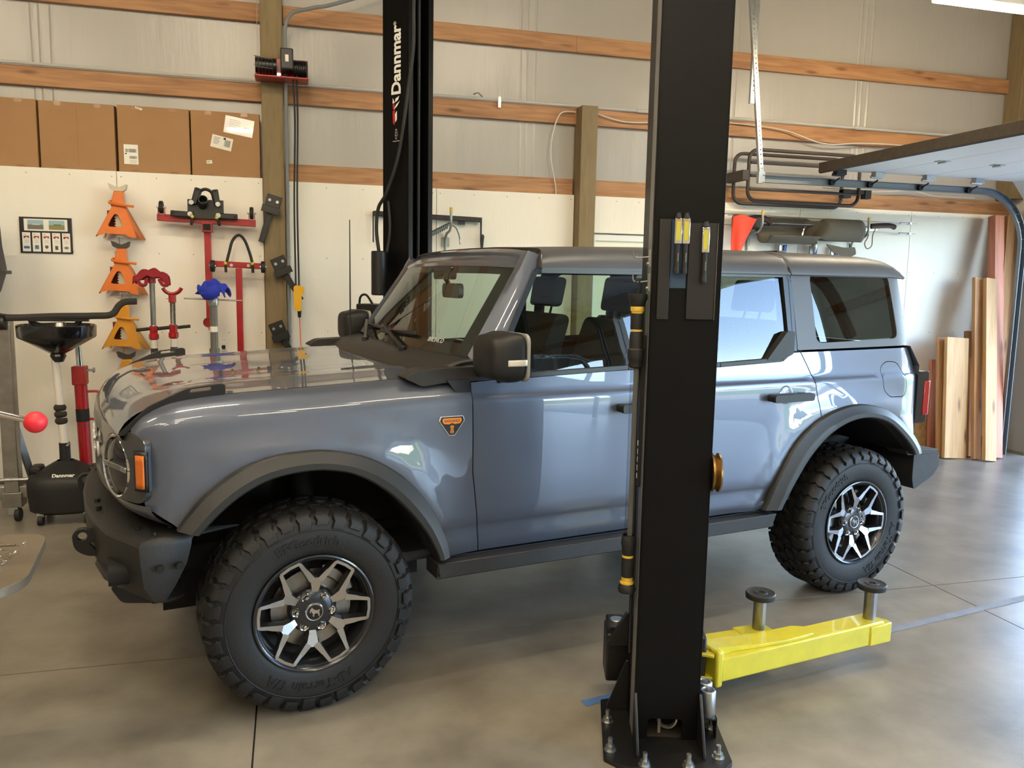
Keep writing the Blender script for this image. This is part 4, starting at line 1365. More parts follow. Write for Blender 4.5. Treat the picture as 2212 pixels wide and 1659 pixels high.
def build_near_column():
    t = thing('lift_column', 'black lift column in front of the vehicle with three penlights on it', 'lift column', (1.308, 2.5505, 0), R(-17))
    B().prism(round_poly([(-.219, .272), (-.238, -.129), (-.177, -.181), (.193-.02, -.181), (.215, -.13), (.213, .268), (.115, .31), (-.115, .31)], .006, 2), 'xy', 0, .016).build('base_plate', M_black, t, bevel=.002)
    c_section(t, 0, .28)
    B().box(-.105, .105, .015, .27, .0165, .018).build('pit_floor', mat('oily_steel', S(46, 40, 34), .6), t)
    for s in (-1, 1):
        B().prism([(0, .016), (-.125, .016), (-.125, .03), (-.012, .2), (0, .2)], 'yz', s*.118-.005, s*.118+.005).build('gusset', M_black, t, bevel=.002)
        B().prism([(s*.118, .016), (s*.2, .016), (s*.2, .03), (s*.13, .22), (s*.118, .22)], 'xz', .2, .212).build('gusset', M_black, t, bevel=.002)
    for (x, y) in ((-.204, .111), (-.211, -.081), (-.098, -.165), (.054, -.165), (.17, -.103), (.185, .089)):
        b = B().cyl((x, y, .016), (x, y, .019), .022, n=20).cyl((x, y, .019), (x, y, .034), .0165, n=6).cyl((x, y, .034), (x, y, .062), .0085, n=12)
        b.build('anchor_bolt', M_zinc, t, smooth=30)
    # cable ends in the foot
    b = B().tube(spline([(-.02, .1, .3), (-.02, .09, .12), (-.015, .07, .045), (.02, .06, .03), (.045, .06, .05), (.055, .08, .09)], 6), .008)
    b.build('equaliser_cable', M_steel, t)
    B().box(-.024, -.014, .04, .05, .018, .4).build('cable_strip', mat('grey_strip', S(120, 116, 108), .6), t)
    # sliding carriage and its restraint block
    B().box(-.1, .1, .05, .27, .08, .75).build('carriage', M_black, t, bevel=.005)
    B().box(-.2, .2, .29, .44, .085, .285).build('carriage_arm_block', M_black, t, bevel=.008)
    b = B().prism([(-.205, .25), (-.118, .25), (-.118, .385), (-.128, .385)], 'xz', .26, .29)
    b.build('gusset', M_black, t, bevel=.002)
    B().prism(rrect(-.195, -.115, .285, .31, .01), 'xz', .3, .43).build('block_cap', M_black, t, bevel=.004)
    B().cyl((-.155, .37, .285), (-.155, .37, .318), .028, n=24).build('pivot_pin', M_zinc, t, bevel=.003)
    B().cyl((.155, .37, .07), (.155, .37, .325), .028, n=24).build('pivot_pin', M_zinc, t, bevel=.003)
    # brass sheave on the right flank
    c = Vector((.135, .03, 1.02))
    b = B().lathe([(.0, -.012), (.055, -.012), (.068, -.016), (.07, -.010), (.058, 0), (.07, .010), (.068, .016), (.055, .012), (0, .012)], c, (1, 0, 0), 32)
    b.build('sheave', mat('brass', S(150, 122, 74), .35, 1), t)
    # side hooks for the lamp
    for z in (1.775, 1.691):
        b = B().box(-.126, -.118, .035, .065, z-.035, z+.025).tube(spline([(-.12, .05, z), (-.155, .05, z-.004), (-.175, .05, z), (-.178, .05, z+.02)], 5), .0025)
        b.cyl((-.122, .05, z-.025), (-.132, .05, z-.025), .006, n=8)
        b.build('side_hook', M_zinc, t)
    B().box(-.119-.0015, -.119, .02, .11, .0, 3.7).build('worn_flank_sheen', mat('flank_satin', S(118, 118, 116), .4, noise=(5, .3)), t)  # pale strip: the flank's wear and bright reflections put into its colour
    # magnetic tool strips
    B().box(-.1, -.06, -.009, 0, 1.56, 1.9).build('magnet_strip', mat('strip_black', S(17, 17, 17), .5), t, bevel=.002)
    B().box(.0, .095, -.009, 0, 1.562, 1.888).build('magnet_strip', mat('strip_black', S(17, 17, 17), .5), t, bevel=.002)
    B().box(.0955, .0972, -.011, 0, 1.562, 1.888).build('strip_edge', M_steel, t)
    B().box(-.058, -.003, -.003, 0, 1.668, 1.9).build('blue_sticker', mat('blue_sheet', S(40, 66, 92), .5), t)
    # spare height adapters on a bracket at the foot
    b = B().box(.125, .19, .02, .14, .085, .09).box(.187, .19, .02, .14, .016, .09).box(.125, .13, .02, .14, .016, .09)
    b.build('adapter_bracket', M_black, t)
    return t
NC = build_near_column()
TN = Matrix.Translation((1.308, 2.5505, 0)) @ Matrix.Rotation(R(-17), 4, 'Z')

def adapter(x, y, z, label):
    p = TN @ Vector((x, y, z))
    o = B().lathe([(.02, 0), (.027, 0), (.029, .004), (.029, .095), (.026, .1), (.021, .1), (.019, .096), (.019, .002)], (0, 0, 0), (0, 0, 1), 28, closed=True).build('height_adapter', M_zinc, None, smooth=35)
    o.location = p
    tag(o, label, 'adapter', 'height adapters at the column foot')
adapter(.158, .05, .0902, 'front steel tube adapter standing on the bracket at the column foot')
adapter(.158, .115, .0902, 'rear steel tube adapter standing on the bracket at the column foot')

def build_arms():
    a = R(10.5)
    T = frame((1.60, 2.735+.055, 0), (math.cos(a), math.sin(a), 0), (-math.sin(a), math.cos(a), 0), (0, 0, 1))
    t = thing('lift_arm', 'yellow swing arm of the front column reaching right with black pad at its end', 'lift arm', (1.60, 2.79, 0), a)
    b = B().box(.03, .95, -.055, .055, .1, .2)
    b.build('arm_tube', M_yellow, t, bevel=.007)
    B().box(.0, .035, -.06, .13, .082, .235).build('pivot_plate', M_yellow, t, bevel=.01)
    B().bar((.02, -.02, .115), (-.06, .03, .115), .05, .012).bar((.02, -.02, .215), (-.06, .06, .215), .09, .012).build('pivot_fork', M_yellow, t, bevel=.003)
    B().prism([(.0, -.01), (.0, .11), (.30, .06), (.50, .055), (.54, .03), (.53, -.045), (.38, -.05)], 'xy', .2, .215).build('stiffener_plate', M_yellow, t, bevel=.003)
    b = B().prism([(.0, .2), (.36, .2), (.0, .235)], 'xz', -.02, -.012)
    b.build('stiffener_rib', M_yellow, t)
    b = B().prism([(.86, -.062), (.99, -.062), (1.0, -.03), (.955, .06), (.86, .06)], 'xy', .1, .19)
    b.build('arm_end', M_yellow, t, bevel=.005)
    c = (.915, .0)
    B().cyl((c[0], c[1], .17), (c[0], c[1], .335), .027, n=28).build('pad_post', M_steel, t)
    b = B().lathe([(0, .335), (.05, .335), (.062, .34), (.064, .36), (.06, .366), (.05, .363), (.03, .363), (.028, .366), (.016, .366), (.014, .360), (0, .360)], (c[0], c[1], 0), (0, 0, 1), 36)
    b.build('rubber_pad', M_cable, t)
    # second, shorter arm tucked behind
    t2 = thing('lift_arm', 'short yellow swing arm tucked behind the longer one with its own black pad', 'lift arm', (1.60, 2.93, 0), R(4))
    B().box(.0, .40, -.05, .05, .105, .195).build('arm_tube', M_yellow, t2, bevel=.007)
    B().box(.24, .40, -.062, .062, .1, .2).build('arm_end', M_yellow, t2, bevel=.006)
    B().cyl((.345, .015, .17), (.345, .015, .335), .027, n=28).build('pad_post', M_steel, t2)
    B().lathe([(0, .335), (.05, .335), (.062, .34), (.064, .36), (.06, .366), (.05, .363), (.03, .363), (.028, .366), (.016, .366), (.014, .360), (0, .360)], (.345, .015, 0), (0, 0, 1), 36).build('rubber_pad', M_cable, t2)
build_arms()

def build_column_tools():
    # three penlights
    for k, (x, z, lab) in enumerate(((-.04, 1.817, 'leftmost black penlight with yellow lamp strip on the column'), (-.0135, 1.817, 'middle black penlight with yellow lamp strip on the column'), (.053, 1.789, 'lone right penlight with yellow lamp strip on the column'))):
        p = TN @ Vector((x, -.021, z))
        t = thing('penlight', lab, 'flashlight', p, R(-17), 'penlights on the column')
        B().cyl((0, 0, -.1), (0, 0, .0), .0095, n=14).lathe([(.0098, -.1), (.0105, -.094), (.0105, -.085), (.0095, -.08)], (0, 0, 0), (0, 0, 1), 14).build('barrel', M_cable, t)
        B().box(-.0125, .0125, -.009, .01, .0, .085).build('head', M_chrome, t, bevel=.002)
        B().box(-.0075, .0075, -.0105, -.008, .01, .075).build('lamp_strip', mat('led_phosphor', S(188, 182, 66), .4), t)
        B().lathe([(.011, .085), (.011, .092), (.007, .098), (.007, .104), (0, .104)], (0, 0, 0), (0, 0, 1), 14).build('cap', M_cable, t)
        B().bar((.002, -.0098, -.03), (.002, -.0098, -.06), .003, .002, up=(0, 1, 0)).build('clip', M_steel, t)
    # tubular work lamp hanging on the flank
    p = TN @ Vector((-.158, .05, 0))
    t = thing('work_lamp', 'long tubular work lamp with yellow rings hanging beside the column', 'work lamp', p, R(-17))
    yl = mat('lamp_yellow', S(214, 178, 62), .5)
    B().lathe([(.0, 1.645), (.034, 1.645), (.034, 1.63), (.024, 1.602), (0, 1.6)], n=24).build('end_cap', M_cable, t)
    B().lathe([(.023, 1.602), (.024, 1.597), (.023, 1.585)], n=24).build('ring', yl, t)
    B().lathe([(.02, 1.59), (.0215, 1.56), (.021, 1.515)], n=24).build('grip', yl, t)
    B().lathe([(.0222, 1.578), (.0228, 1.57), (.0226, 1.527), (.022, 1.522)], n=24).build('grip_pad', M_cable, t)
    B().lathe([(.022, 1.512), (.024, 1.50), (.024, 1.455), (.028, 1.45), (.029, 1.43), (.027, 1.415), (.024, 1.408), (.024, 1.39), (.017, 1.385)], n=24).build('collar', M_cable, t)
    B().lathe([(.0165, 1.39), (.0165, .77)], n=24).build('tube', glass('lamp_tube', (.86, .88, .88, 1), 1.6), t)
    B().box(-.004, .012, -.002, .008, .77, 1.39).build('tube_strip', mat('strip_grey', S(96, 94, 92), .4), t)
    B().lathe([(.022, .775), (.025, .765), (.027, .745), (.024, .73), (.022, .71), (.02, .70)], n=24).build('collar', M_cable, t)
    B().lathe([(.0205, .70), (.0215, .66), (.0205, .60)], n=24).build('grip', yl, t)
    B().lathe([(.0222, .692), (.0228, .68), (.0226, .625), (.022, .618)], n=24).build('grip_pad', M_cable, t)
    B().lathe([(.024, .604), (.026, .598), (.024, .59)], n=24).build('ring', yl, t)
    B().lathe([(.022, .596), (.03, .585), (.033, .57), (.03, .56), (0, .558)], n=24).build('end_cap', M_cable, t)
    B().tube(spline([(.0, 0, 1.645), (.006, 0, 1.67), (0, 0, 1.695), (-.01, 0, 1.685)], 5), .004).build('hanging_loop', M_cable, t)
    # power strip down the flank behind the lamp
    o = B()
    t = thing('cord_bundle', 'black cord and slotted strip running down the column flank', 'cord', TN @ Vector((-.122, .075, 0)), R(-17))
    B().box(-.012, 0, -.01, .012, .95, 1.5).build('slotted_strip', M_cable, t)
    for k in range(5):
        B().prism(rrect(-.006, .006, .98+k*.03, 1.0+k*.03, .004), 'yz', -.0135, -.012, T=None).build('slot', M_white, t)
    B().tube(spline([(-.012, .03, 1.4), (-.02, .025, 1.2), (-.012, .03, .9), (-.01, .03, .3)], 6), .005).build('cord', M_cable, t)
    # tape on the floor
    A = Vector((1.11, 2.887, 0))
    d = Vector((3.868-1.11, 3.392-2.887, 0)).normalized()
    n = Vector((-d.y, d.x, 0))
    def strip(a0, a1, w_, nm, m, lab):
        q = []
        K = 40
        rnd = random.Random(5)
        for i in range(K+1):
            a = a0+(a1-a0)*i/K
            q.append(A+d*a+n*(w_/2+rnd.uniform(-.002, .002)))
            q.append(A+d*a-n*(w_/2+rnd.uniform(-.002, .002)))
        b = B().add([p+Vector((0, 0, .0012)) for p in q]+[p+Vector((0, 0, .0002)) for p in q], [(2*i, 2*i+1, 2*i+3, 2*i+2) for i in range(K)])
        tag(b.build(nm, m), lab, 'tape')
    strip(0, .32, .045, 'floor_tape', mat('tape_blue', S(72, 108, 160), .7), 'short blue tape strip on the floor behind the front column base')
    strip(1.55, 3.3, .05, 'floor_tape', mat('tape_grey', S(126, 130, 138), .6, noise=(12, .25)), 'long worn grey tape line on the floor at the right')
build_column_tools()

def build_far_column():
    O = Vector((.789, 5.733, 0))
    t = thing('lift_column', 'black lift column with white Dannmar lettering behind the vehicle', 'lift column', O, math.atan2(.6115, .7913))
    c_section(t, .12, -.125, notch=False)
    B().box(-.2, .2, -.2, .28, 0, .016).build('base_plate', M_black, t)
    B().box(-.1, .1, -.11, .1, .1, .9).build('carriage', M_black, t)
    B().cyl((-.02, -.02, .1), (-.02, -.02, 3.7), .03, n=16).build('hydraulic_ram', mat('ram_grey', S(60, 60, 60), .4), t)
    B().tube([(.045, -.06, .9), (.045, -.06, 3.7)], .012).build('chain', M_cable, t)
    tf = lambda y, z, d=-.1212: frame((d, y, z), (0, 0, 1), (0, 1, 0), (-1, 0, 0))
    lettering('logo_lettering', 'Dannmar', .118, tf(-.014, 3.115), M_white, t, .0006, bold=.0035)
    lettering('logo_mark', '®', .034, tf(.0, 3.352), M_white, t, .0005)
    # arrow emblem: white and red slashes
    wpoly = [[(-.04, 2.885), (-.005, 2.87), (.0, 2.845), (-.03, 2.86)], [(-.045, 2.852), (-.012, 2.832), (.012, 2.80), (-.02, 2.82)], [(.02, 2.875), (.002, 2.845), (.022, 2.84)], [(-.018, 2.79), (.0, 2.77), (-.004, 2.715), (-.018, 2.735)]]
    b = B()
    for q in wpoly:
        b.prism(q, 'yz', -.1225, -.121)
    b.build('logo_arrow', M_white, t, smooth=0)
    b = B()
    for q in ([(.004, 2.84), (.022, 2.835), (.018, 2.80), (.002, 2.812)], [(.0, 2.80), (.022, 2.79), (.018, 2.71), (.002, 2.70)]):
        b.prism(q, 'yz', -.1225, -.121)
    b.build('logo_arrow', mat('logo_red', S(190, 40, 36), .5), t, smooth=0)
    for k, z in enumerate((2.668, 2.65, 2.632, 2.614)):        # four lines of print too small to read
        lettering('small_print', '|||| |||'[:5+(k % 3)], .016, frame((-.1212, -.013, z), (0, -1, 0), (0, 0, 1), (-1, 0, 0)), mat('print_grey', S(170, 170, 168), .6), t, .0004)
    B().box(-.1222, -.121, -.05, .02, 2.592, 2.595).build('print_rule', M_white, t)
    # hydraulic hose down the flank
    B().tube(spline([(-.09, -.16, 3.75), (-.14, -.19, 3.45), (-.14, -.187, 3.174), (-.14, -.142, 2.919), (-.14, -.057, 2.512), (-.15, .048, 2.259), (-.16, .121, 2.153), (-.16, .14, 1.997), (-.16, .108, 1.806), (-.17, .08, 1.6)], 8), .012).build('hose', M_cable, t)
    B().tube(spline([(-.125, .06, 2.2), (-.14, .03, 2.0), (-.16, .05, 1.8), (-.18, .06, 1.6)], 8), .01).build('hose', M_cable, t)
    # power unit
    pu = B().cyl((-.21, .06, 1.56), (-.21, .06, 1.86), .055, n=24).build('pump_motor', M_black, t, bevel=.008)
    B().box(-.30, -.13, -.02, .2, 1.41, 1.50).build('pump_block', M_black, t, bevel=.01)
    B().box(-.28, -.14, .12, .30, 1.2, 1.44).build('pump_tank', M_black, t, bevel=.02)
    B().tube(spline([(-.22, .12, 1.5), (-.24, .16, 1.56), (-.24, .22, 1.54), (-.22, .25, 1.44)], 6), .008).build('hose', M_cable, t)
    B().tube(spline([(-.24, .25, 1.42), (-.25, .34, 1.40), (-.25, .35, 1.30), (-.24, .3, 1.24)], 6), .010).build('hose', M_cable, t)
build_far_column()
# ================================================================== things along the left wall
YL = 6.87
def carton(x0, x1, z1, label, prints, k):
    t = thing('carton', label, 'box', ((x0+x1)/2, 6.94, 2.44), 0, 'cartons on the wall ledge')
    w_ = (x1-x0)/2
    h_ = z1-2.44
    m = mat('cardboard', S(164, 124, 84), .8, noise=(3, .1))
    B().box(-w_, w_, -.065, .065, 0, h_-.006).build('carton_body', m, t, bevel=.005)
    tp = mat('packing_tape', S(150, 106, 66), .25)
    b = B().box(-w_-.001, w_+.001, -.03, .03, h_-.006, h_-.0035)
    b.build('top_flap_tape', tp, t)
    for xx in (-w_*.5, w_*.55):
        B().box(xx-.025, xx+.025, -.0662, -.065, h_-.035, h_-.006).build('tape_tab', tp, t)
        B().box(xx-.03, xx+.03, -.0662, -.065, .0, .015).build('tape_tab', tp, t)
    B().box(-.0015, .0015, -.0658, -.065, .02, h_-.03).build('crease', mat('card_crease', S(146, 104, 64), .8), t) if k == 1 else None
    for (cx, cz, lw_, lh, rot, kind) in prints:
        T = Matrix.Translation((cx, 0, cz)) @ Matrix.Rotation(rot, 4, 'Y')
        lb = B().box(-lw_/2, lw_/2, -.0675, -.0652, -lh/2, lh/2, T=T).build('shipping_label', M_paper if kind != 'pouch' else mat('pouch', S(220, 216, 208), .15, coat=.6), t)
        rnd = random.Random(int(cx*1000)+k)
        bc = B()
        def bars(u0, u1, v0, v1):
            u = u0
            while u < u1:
                d = rnd.choice((.0015, .003, .0022))
                bc.box(u, min(u1, u+d), -.0681, -.0675, v0, v1, T=T)
                u += d+rnd.choice((.0016, .003))
        if kind == 'tall':
            bars(-lw_*.38, lw_*.38, lh*.1, lh*.28)
            bars(-lw_*.1, lw_*.4, -lh*.22, -lh*.08)
            bc.box(-lw_*.42, -lw_*.3, -.0681, -.0675, -.0*lh, .06*lh, T=T)
            for q in range(3):
                bc.box(-lw_*.1, lw_*.4, -.0681, -.0675, -lh*(.3+.06*q)-.0012, -lh*(.3+.06*q), T=T)
        elif kind == 'wide':
            bars(lw_*.12, lw_*.4, -lh*.25, lh*.3)
            for q in range(6):
                bc.box(-lw_*.4, -lw_*(.1+.03*(q % 3)), -.0681, -.0675, lh*(.32-.1*q), lh*(.32-.1*q)+.0025, T=T)
            bc.box(lw_*.05, lw_*.16, -.0681, -.0675, lh*.28, lh*.44, T=T)
        elif kind == 'pouch':
            bars(lw_*.18, lw_*.42, -lh*.12, lh*.02)
            for q in range(5):
                bc.box(-lw_*.35, lw_*(.0+.05*(q % 2)), -.0681, -.0675, lh*(.3-.1*q), lh*(.3-.1*q)+.0018, T=T)
        else:
            bars(-lw_*.35, lw_*.2, -lh*.2, lh*.25)
        bc.build('label_print', M_ink, lb, smooth=0)['kind'] = 'stuff'
carton(-2.30, -1.787, 2.935, 'leftmost cardboard box on the wall ledge, cut off by the picture edge', (), 0)
carton(-1.772, -1.262, 2.93, 'blank cardboard box on the wall ledge, second from the left', (), 1)
carton(-1.243, -.735, 2.935, 'cardboard box on the wall ledge with one upright shipping label', ((-.165, .13, .1, .145, 0, 'tall'), (-.1, .472, .05, .012, .3, 'scrap')), 2)
carton(-.724, -.218, 2.935, 'cardboard box on the wall ledge with three labels, beside the post', ((.1, .385, .215, .13, R(9), 'pouch'), (-.03, .255, .155, .095, R(12), 'wide'), (-.125, .105, .04, .025, R(-5), 'scrap')), 3)

def build_poster():
    x0, x1, z0, z1 = -1.934, -1.583, 1.813, 2.077
    cx, cz = (x0+x1)/2, (z0+z1)/2
    t = thing('display_board', 'black display board with two photos and five leaflets on the wall', 'display board', (cx, YL-.002, z0))
    B().box(x0-cx, x1-cx, -.012, 0, 0, z1-z0).build('board', M_black, t, bevel=.002)
    H = z1-z0
    W_ = x1-x0
    B().box(-W_*.41, W_*.42, -.0135, -.012, H*.62, H*.95).build('photo_mount', M_paper, t)
    for k, u in enumerate((-.19, .215)):
        cxx = W_*u
        b = B().box(cxx-.053, cxx+.053, -.0145, -.0135, H*.66, H*.92, mi=0)
        b.box(cxx-.053, cxx+.053, -.0149, -.0145, H*.66, H*.79, mi=1)
        b.box(cxx-.02, cxx+.03, -.0152, -.0149, H*.785, H*.81, mi=2)
        b.build('photo', [mat('photo_sky', S(150, 178, 186), .4), mat('photo_ground%d' % k, [S(112, 108, 98), S(134, 130, 78)][k], .4), mat('photo_shed%d' % k, [S(210, 206, 200), S(70, 90, 60)][k], .4)], t, smooth=0)
    rnd = random.Random(4)
    for k in range(5):
        cxx = -W_*.5+W_*(.115+.19*k)+.003
        lf = B().box(cxx-.027, cxx+.027, -.0135, -.012, H*.04, H*.57).build('leaflet', M_paper, t)
        b = B()
        # red tractor sketch
        b.box(cxx-.016, cxx+.018, -.0142, -.0135, H*.44, H*.475, mi=0).cyl((cxx-.012, -.0142, H*.435), (cxx-.012, -.0135, H*.435), .0075, n=10, mi=0).cyl((cxx+.013, -.0142, H*.432), (cxx+.013, -.0135, H*.432), .0055, n=10, mi=0)
        b.box(cxx-.021, cxx-.004, -.0142, -.0135, H*.515, H*.527, mi=0)
        for q in range(3):
            b.box(cxx-.015+.002*q, cxx+.014, -.0142, -.0135, H*(.36-.035*q), H*(.36-.035*q)+.0016, mi=1)
        pk = [rrect(cxx-.019, cxx+.019, H*.12, H*.19, .004), rrect(cxx-.012, cxx+.014, H*.11, H*.22, .003), [(cxx-.011, H*.215), (cxx+.011, H*.215), (cxx+.011, H*.15), (cxx, H*.12), (cxx-.011, H*.15)], rrect(cxx-.010, cxx+.010, H*.10, H*.21, .002), [(cxx+.016*math.cos(2*PI*i/16), H*.16+.010*math.sin(2*PI*i/16)) for i in range(16)]][k]
        b.prism(pk, 'xz', -.0142, -.0135, mi=2)
        b.build('leaflet_print', [mat('print_red', S(172, 74, 66), .6), mat('print_text', S(150, 146, 142), .6), mat('print_pic%d' % k, [S(58, 104, 156), S(86, 116, 140), S(104, 84, 62), S(88, 76, 60), S(128, 118, 92)][k], .6)], lf, smooth=0)['kind'] = 'stuff'
build_poster()

def jack_stand(z0, m, label, sad, x=-1.235, s=1.):
    """tripod-shaped pressed steel stand hung flat on the wall"""
    t = thing('jack_stand', label, 'jack stand', (x, YL-.005, z0), 0, 'jack stands hung on the wall')
    def face(y0, y1, dx=0):
        ol = [(-.152, 0), (-.145, .012), (-.105, .018), (-.095, .026), (.055, .018), (.068, .004), (.128, -.008), (.052, .225), (.05, .232), (-.028, .232)]
        ho = round_poly([(-.072, .075), (.035, .072), (.02, .135), (.0, .168), (-.02, .168), (-.042, .135)], .022, 4)
        return ol, ho
    ol, ho = face(0, 0)
    B().prism(ol, 'xz', -.17, -.158, holes=[ho]).build('front_leg', m, t, bevel=.004)
    # right flank folding back
    b = B().add([Vector(p) for p in ((.128, -.165, -.008), (.05, -.165, .232), (.05, -.10, .232), (.165, -.02, -.012), (.135, -.06, -.01), (.10, -.10, .06))], [(0, 1, 2, 5), (2, 3, 4, 5)])
    b.build('side_leg', m, t, solid=.006)
    b = B().add([Vector(p) for p in ((-.152, -.165, 0), (-.028, -.165, .232), (-.028, -.10, .232), (-.13, -.02, -.005), (-.11, -.06, 0), (-.09, -.1, .06))], [(0, 1, 2, 5), (2, 3, 4, 5)])
    b.build('side_leg', m, t, solid=.006)
    # neck
    b = B().prism([(-.045, .222), (-.02, .335), (.045, .337), (.05, .222)], 'xz', -.172, -.098)
    b.build('neck', m, t, bevel=.008)
    # handle bar
    B().tube(spline([(-.045, -.15, .262), (-.05, -.178, .25), (-.03, -.188, .242), (.02, -.19, .235), (.10, -.19, .228), (.118, -.19, .226)], 6), .0095).build('handle', m, t)
    # ratchet post seen through the window, tooth rack
    rk = mat('cast_iron_light', S(196, 186, 164), .5)
    b = B().box(-.018, .03, -.135, -.10, -.0, .34)
    for q in range(9):
        b.prism([(-.018, .02+q*.02), (-.03, .026+q*.02), (-.018, .036+q*.02)], 'xz', -.13, -.105)
    b.build('ratchet_post', rk, t)
    B().box(-.09, .06, -.06, -.05, .03, .2).build('inner_shadow_plate', mat('inner_shade', S(106, 48, 26), .7), t)  # dark plate painting the shade inside the stand's hollow
    if sad:
        mm = rk if sad == 1 else mat('cast_iron_dark', S(58, 52, 46), .6)
        b = B().prism(round_poly([(-.062, .395), (-.05, .352), (-.02, .338), (.04, .338), (.06, .352), (.068, .392), (.045, .38), (.012, .365), (-.02, .375), (-.04, .385)], .008, 3), 'xz', -.15, -.09)
        b.build('saddle', mm, t, bevel=.004)
jack_stand(1.942, M_orange, 'top orange jack stand of the column hung on the wall', 1)
jack_stand(1.522, M_orange, 'second orange jack stand from the top on the wall', 2, -1.232)
jack_stand(1.104, M_mustard, 'mustard yellow jack stand hung just above the hood sight', 1, -1.23)
jack_stand(.69, M_mustard, 'lowest mustard jack stand mostly hidden behind the hood', 2, -1.226)

def caster(b_, c, r=.032, w_=.024, fork=True):
    b_.cyl((c[0]-w_/2, c[1], c[2]), (c[0]+w_/2, c[1], c[2]), r, n=18)

def build_engine_stands():
    t = thing('engine_stand', 'red engine stand hung on the wall with black mounting plate and two casters', 'engine stand', (-.615, YL-.002, 1.3))
    o = lambda x, y, z: Vector((x+.615, y-YL+.002, z-1.3))
    def bx(x0, x1, y0, y1, z0, z1, b=None):
        a, c = o(x0, y0, z0), o(x1, y1, z1)
        return (b or B()).box(a.x, c.x, a.y, c.y, a.z, c.z)
    B().bar(o(-.967, 6.75, 2.10), o(-.257, 6.75, 2.078), .06, .052).build('cross_tube', M_red, t, bevel=.004)
    bx(-.638, -.59, 6.74, 6.80, 1.34, 2.06).build('upright_tube', M_red, t, bevel=.004)
    bx(-.65, -.575, 6.70, 6.80, 2.0, 2.075).build('socket', M_red, t, bevel=.003)
    bx(-.64, -.585, 6.698, 6.705, 2.012, 2.06).build('socket_mouth', M_dark, t)
    B().lathe([(.034, 0), (.038, 0), (.038, .07), (.034, .07), (.033, .005), (0, .006)], o(-.62, 6.68, 1.31), (0, 1, 0), 24).build('pivot_collar', M_red, t)
    bx(-.622, -.612, 6.69, 6.7, 1.25, 1.285).build('collar_screw', M_zinc, t)
    for x, z in ((-.935, 2.17), (-.285, 2.15)):
        bx(x-.022, x-.018, 6.70, 6.76, z-.065, z+.0).build('caster_fork', M_red, t)
        bx(x+.02, x+.024, 6.70, 6.76, z-.065, z+.0).build('caster_fork', M_red, t)
        B().cyl(o(x-.014, 6.73, z+.005), o(x+.014, 6.73, z+.005), .047, n=22).build('caster_wheel', M_cable, t, bevel=.006)
        B().cyl(o(x-.034, 6.73, z+.005), o(x+.034, 6.73, z+.005), .007, n=10).build('axle', M_zinc, t)
    # rotating head
    bx(-.745, -.487, 6.69, 6.705, 2.095, 2.24).build('head_plate', M_black, t, bevel=.003)
    for p0, p1 in (((-.70, 2.20), (-.665, 2.325)), ((-.53, 2.20), (-.545, 2.318)), ((-.70, 2.122), (-.865, 2.13)), ((-.53, 2.12), (-.385, 2.118))):
        a, c = o(p0[0], 6.675, p0[1]), o(p1[0], 6.675, p1[1])
        ab = B().bar(a, c, .045, .022, up=(0, 1, 0)).build('mounting_arm', M_black, t, bevel=.008)
        e = a.lerp(c, .88)
        B().cyl(e+Vector((0, -.013, 0)), e+Vector((0, -.009, 0)), .009, n=10).build('arm_hole', M_dark, ab)
    for x, z in ((-.715, 2.215), (-.525, 2.208), (-.725, 2.128), (-.525, 2.125)):
        B().cyl(o(x, 6.672, z), o(x, 6.655, z), .018, n=16).cyl(o(x, 6.655, z), o(x, 6.648, z), .010, n=6).build('head_bolt', M_zinc, t)
    B().lathe([(.034, .0), (.034, .11), (.028, .11), (.027, .02), (0, .02)], o(-.637, 6.69, 2.20), (.12, -.93, .30), 24).build('head_tube', M_black, t)
    B().tube(spline([o(-.665, 6.69, 2.24), o(-.65, 6.69, 2.30), o(-.61, 6.69, 2.318), o(-.57, 6.69, 2.295), o(-.555, 6.69, 2.24)], 6), .012).build('head_hoop', M_black, t)
    for x in (-.71, -.535):
        B().tube([o(x, 6.665, 2.105), o(x+(.02 if x > -.6 else -.005), 6.63, 2.05)], .011).cyl(o(x, 6.665, 2.11), o(x, 6.665, 2.095), .013).build('grip_pin', M_cable, t)
        B().sphere(o(x, 6.655, 2.108), .014, 10, 6).build('pin_knob', M_yellow, t)
    # second stand beside it
    t = thing('engine_stand', 'second red engine stand against the wall with tall black hoop handle', 'engine stand', (-.385, YL-.002, 0))
    o = lambda x, y, z: Vector((x+.385, y-YL+.002, z))
    B().bar(o(-.585, 6.70, 1.762), o(-.20, 6.70, 1.748), .05, .046).build('cross_tube', M_red, t, bevel=.004)
    B().box(o(-.41, 0, 0).x, o(-.362, 0, 0).x, -.2, -.15, .02, 1.73).build('upright_tube', M_red, t, bevel=.004)
    B().box(-.3, .3, -.2, -.14, .0, .05).build('foot_tube', M_red, t, bevel=.004)
    B().tube(spline([o(-.475, 6.68, 1.77), o(-.455, 6.7, 1.85), o(-.43, 6.72, 1.94), o(-.385, 6.74, 1.985), o(-.34, 6.72, 1.945), o(-.305, 6.7, 1.85), o(-.285, 6.68, 1.77)], 8), .011).build('hoop_handle', M_cable, t)
    for x in (-.575, -.205):
        B().cyl(o(x-.016, 6.66, 1.742), o(x+.016, 6.66, 1.742), .045, n=22).build('caster_wheel', M_cable, t, bevel=.006)
        B().cyl(o(x-.024, 6.66, 1.742), o(x+.024, 6.66, 1.742), .016, n=12).build('caster_hub', M_zinc, t)
    for x in (-.482, -.285):
        B().sphere(o(x, 6.665, 1.765), .014, 10, 6).build('pin_knob', M_yellow, t)
        B().tube([o(x, 6.665, 1.75), o(x+.004, 6.64, 1.70)], .010).build('grip_pin', M_cable, t)
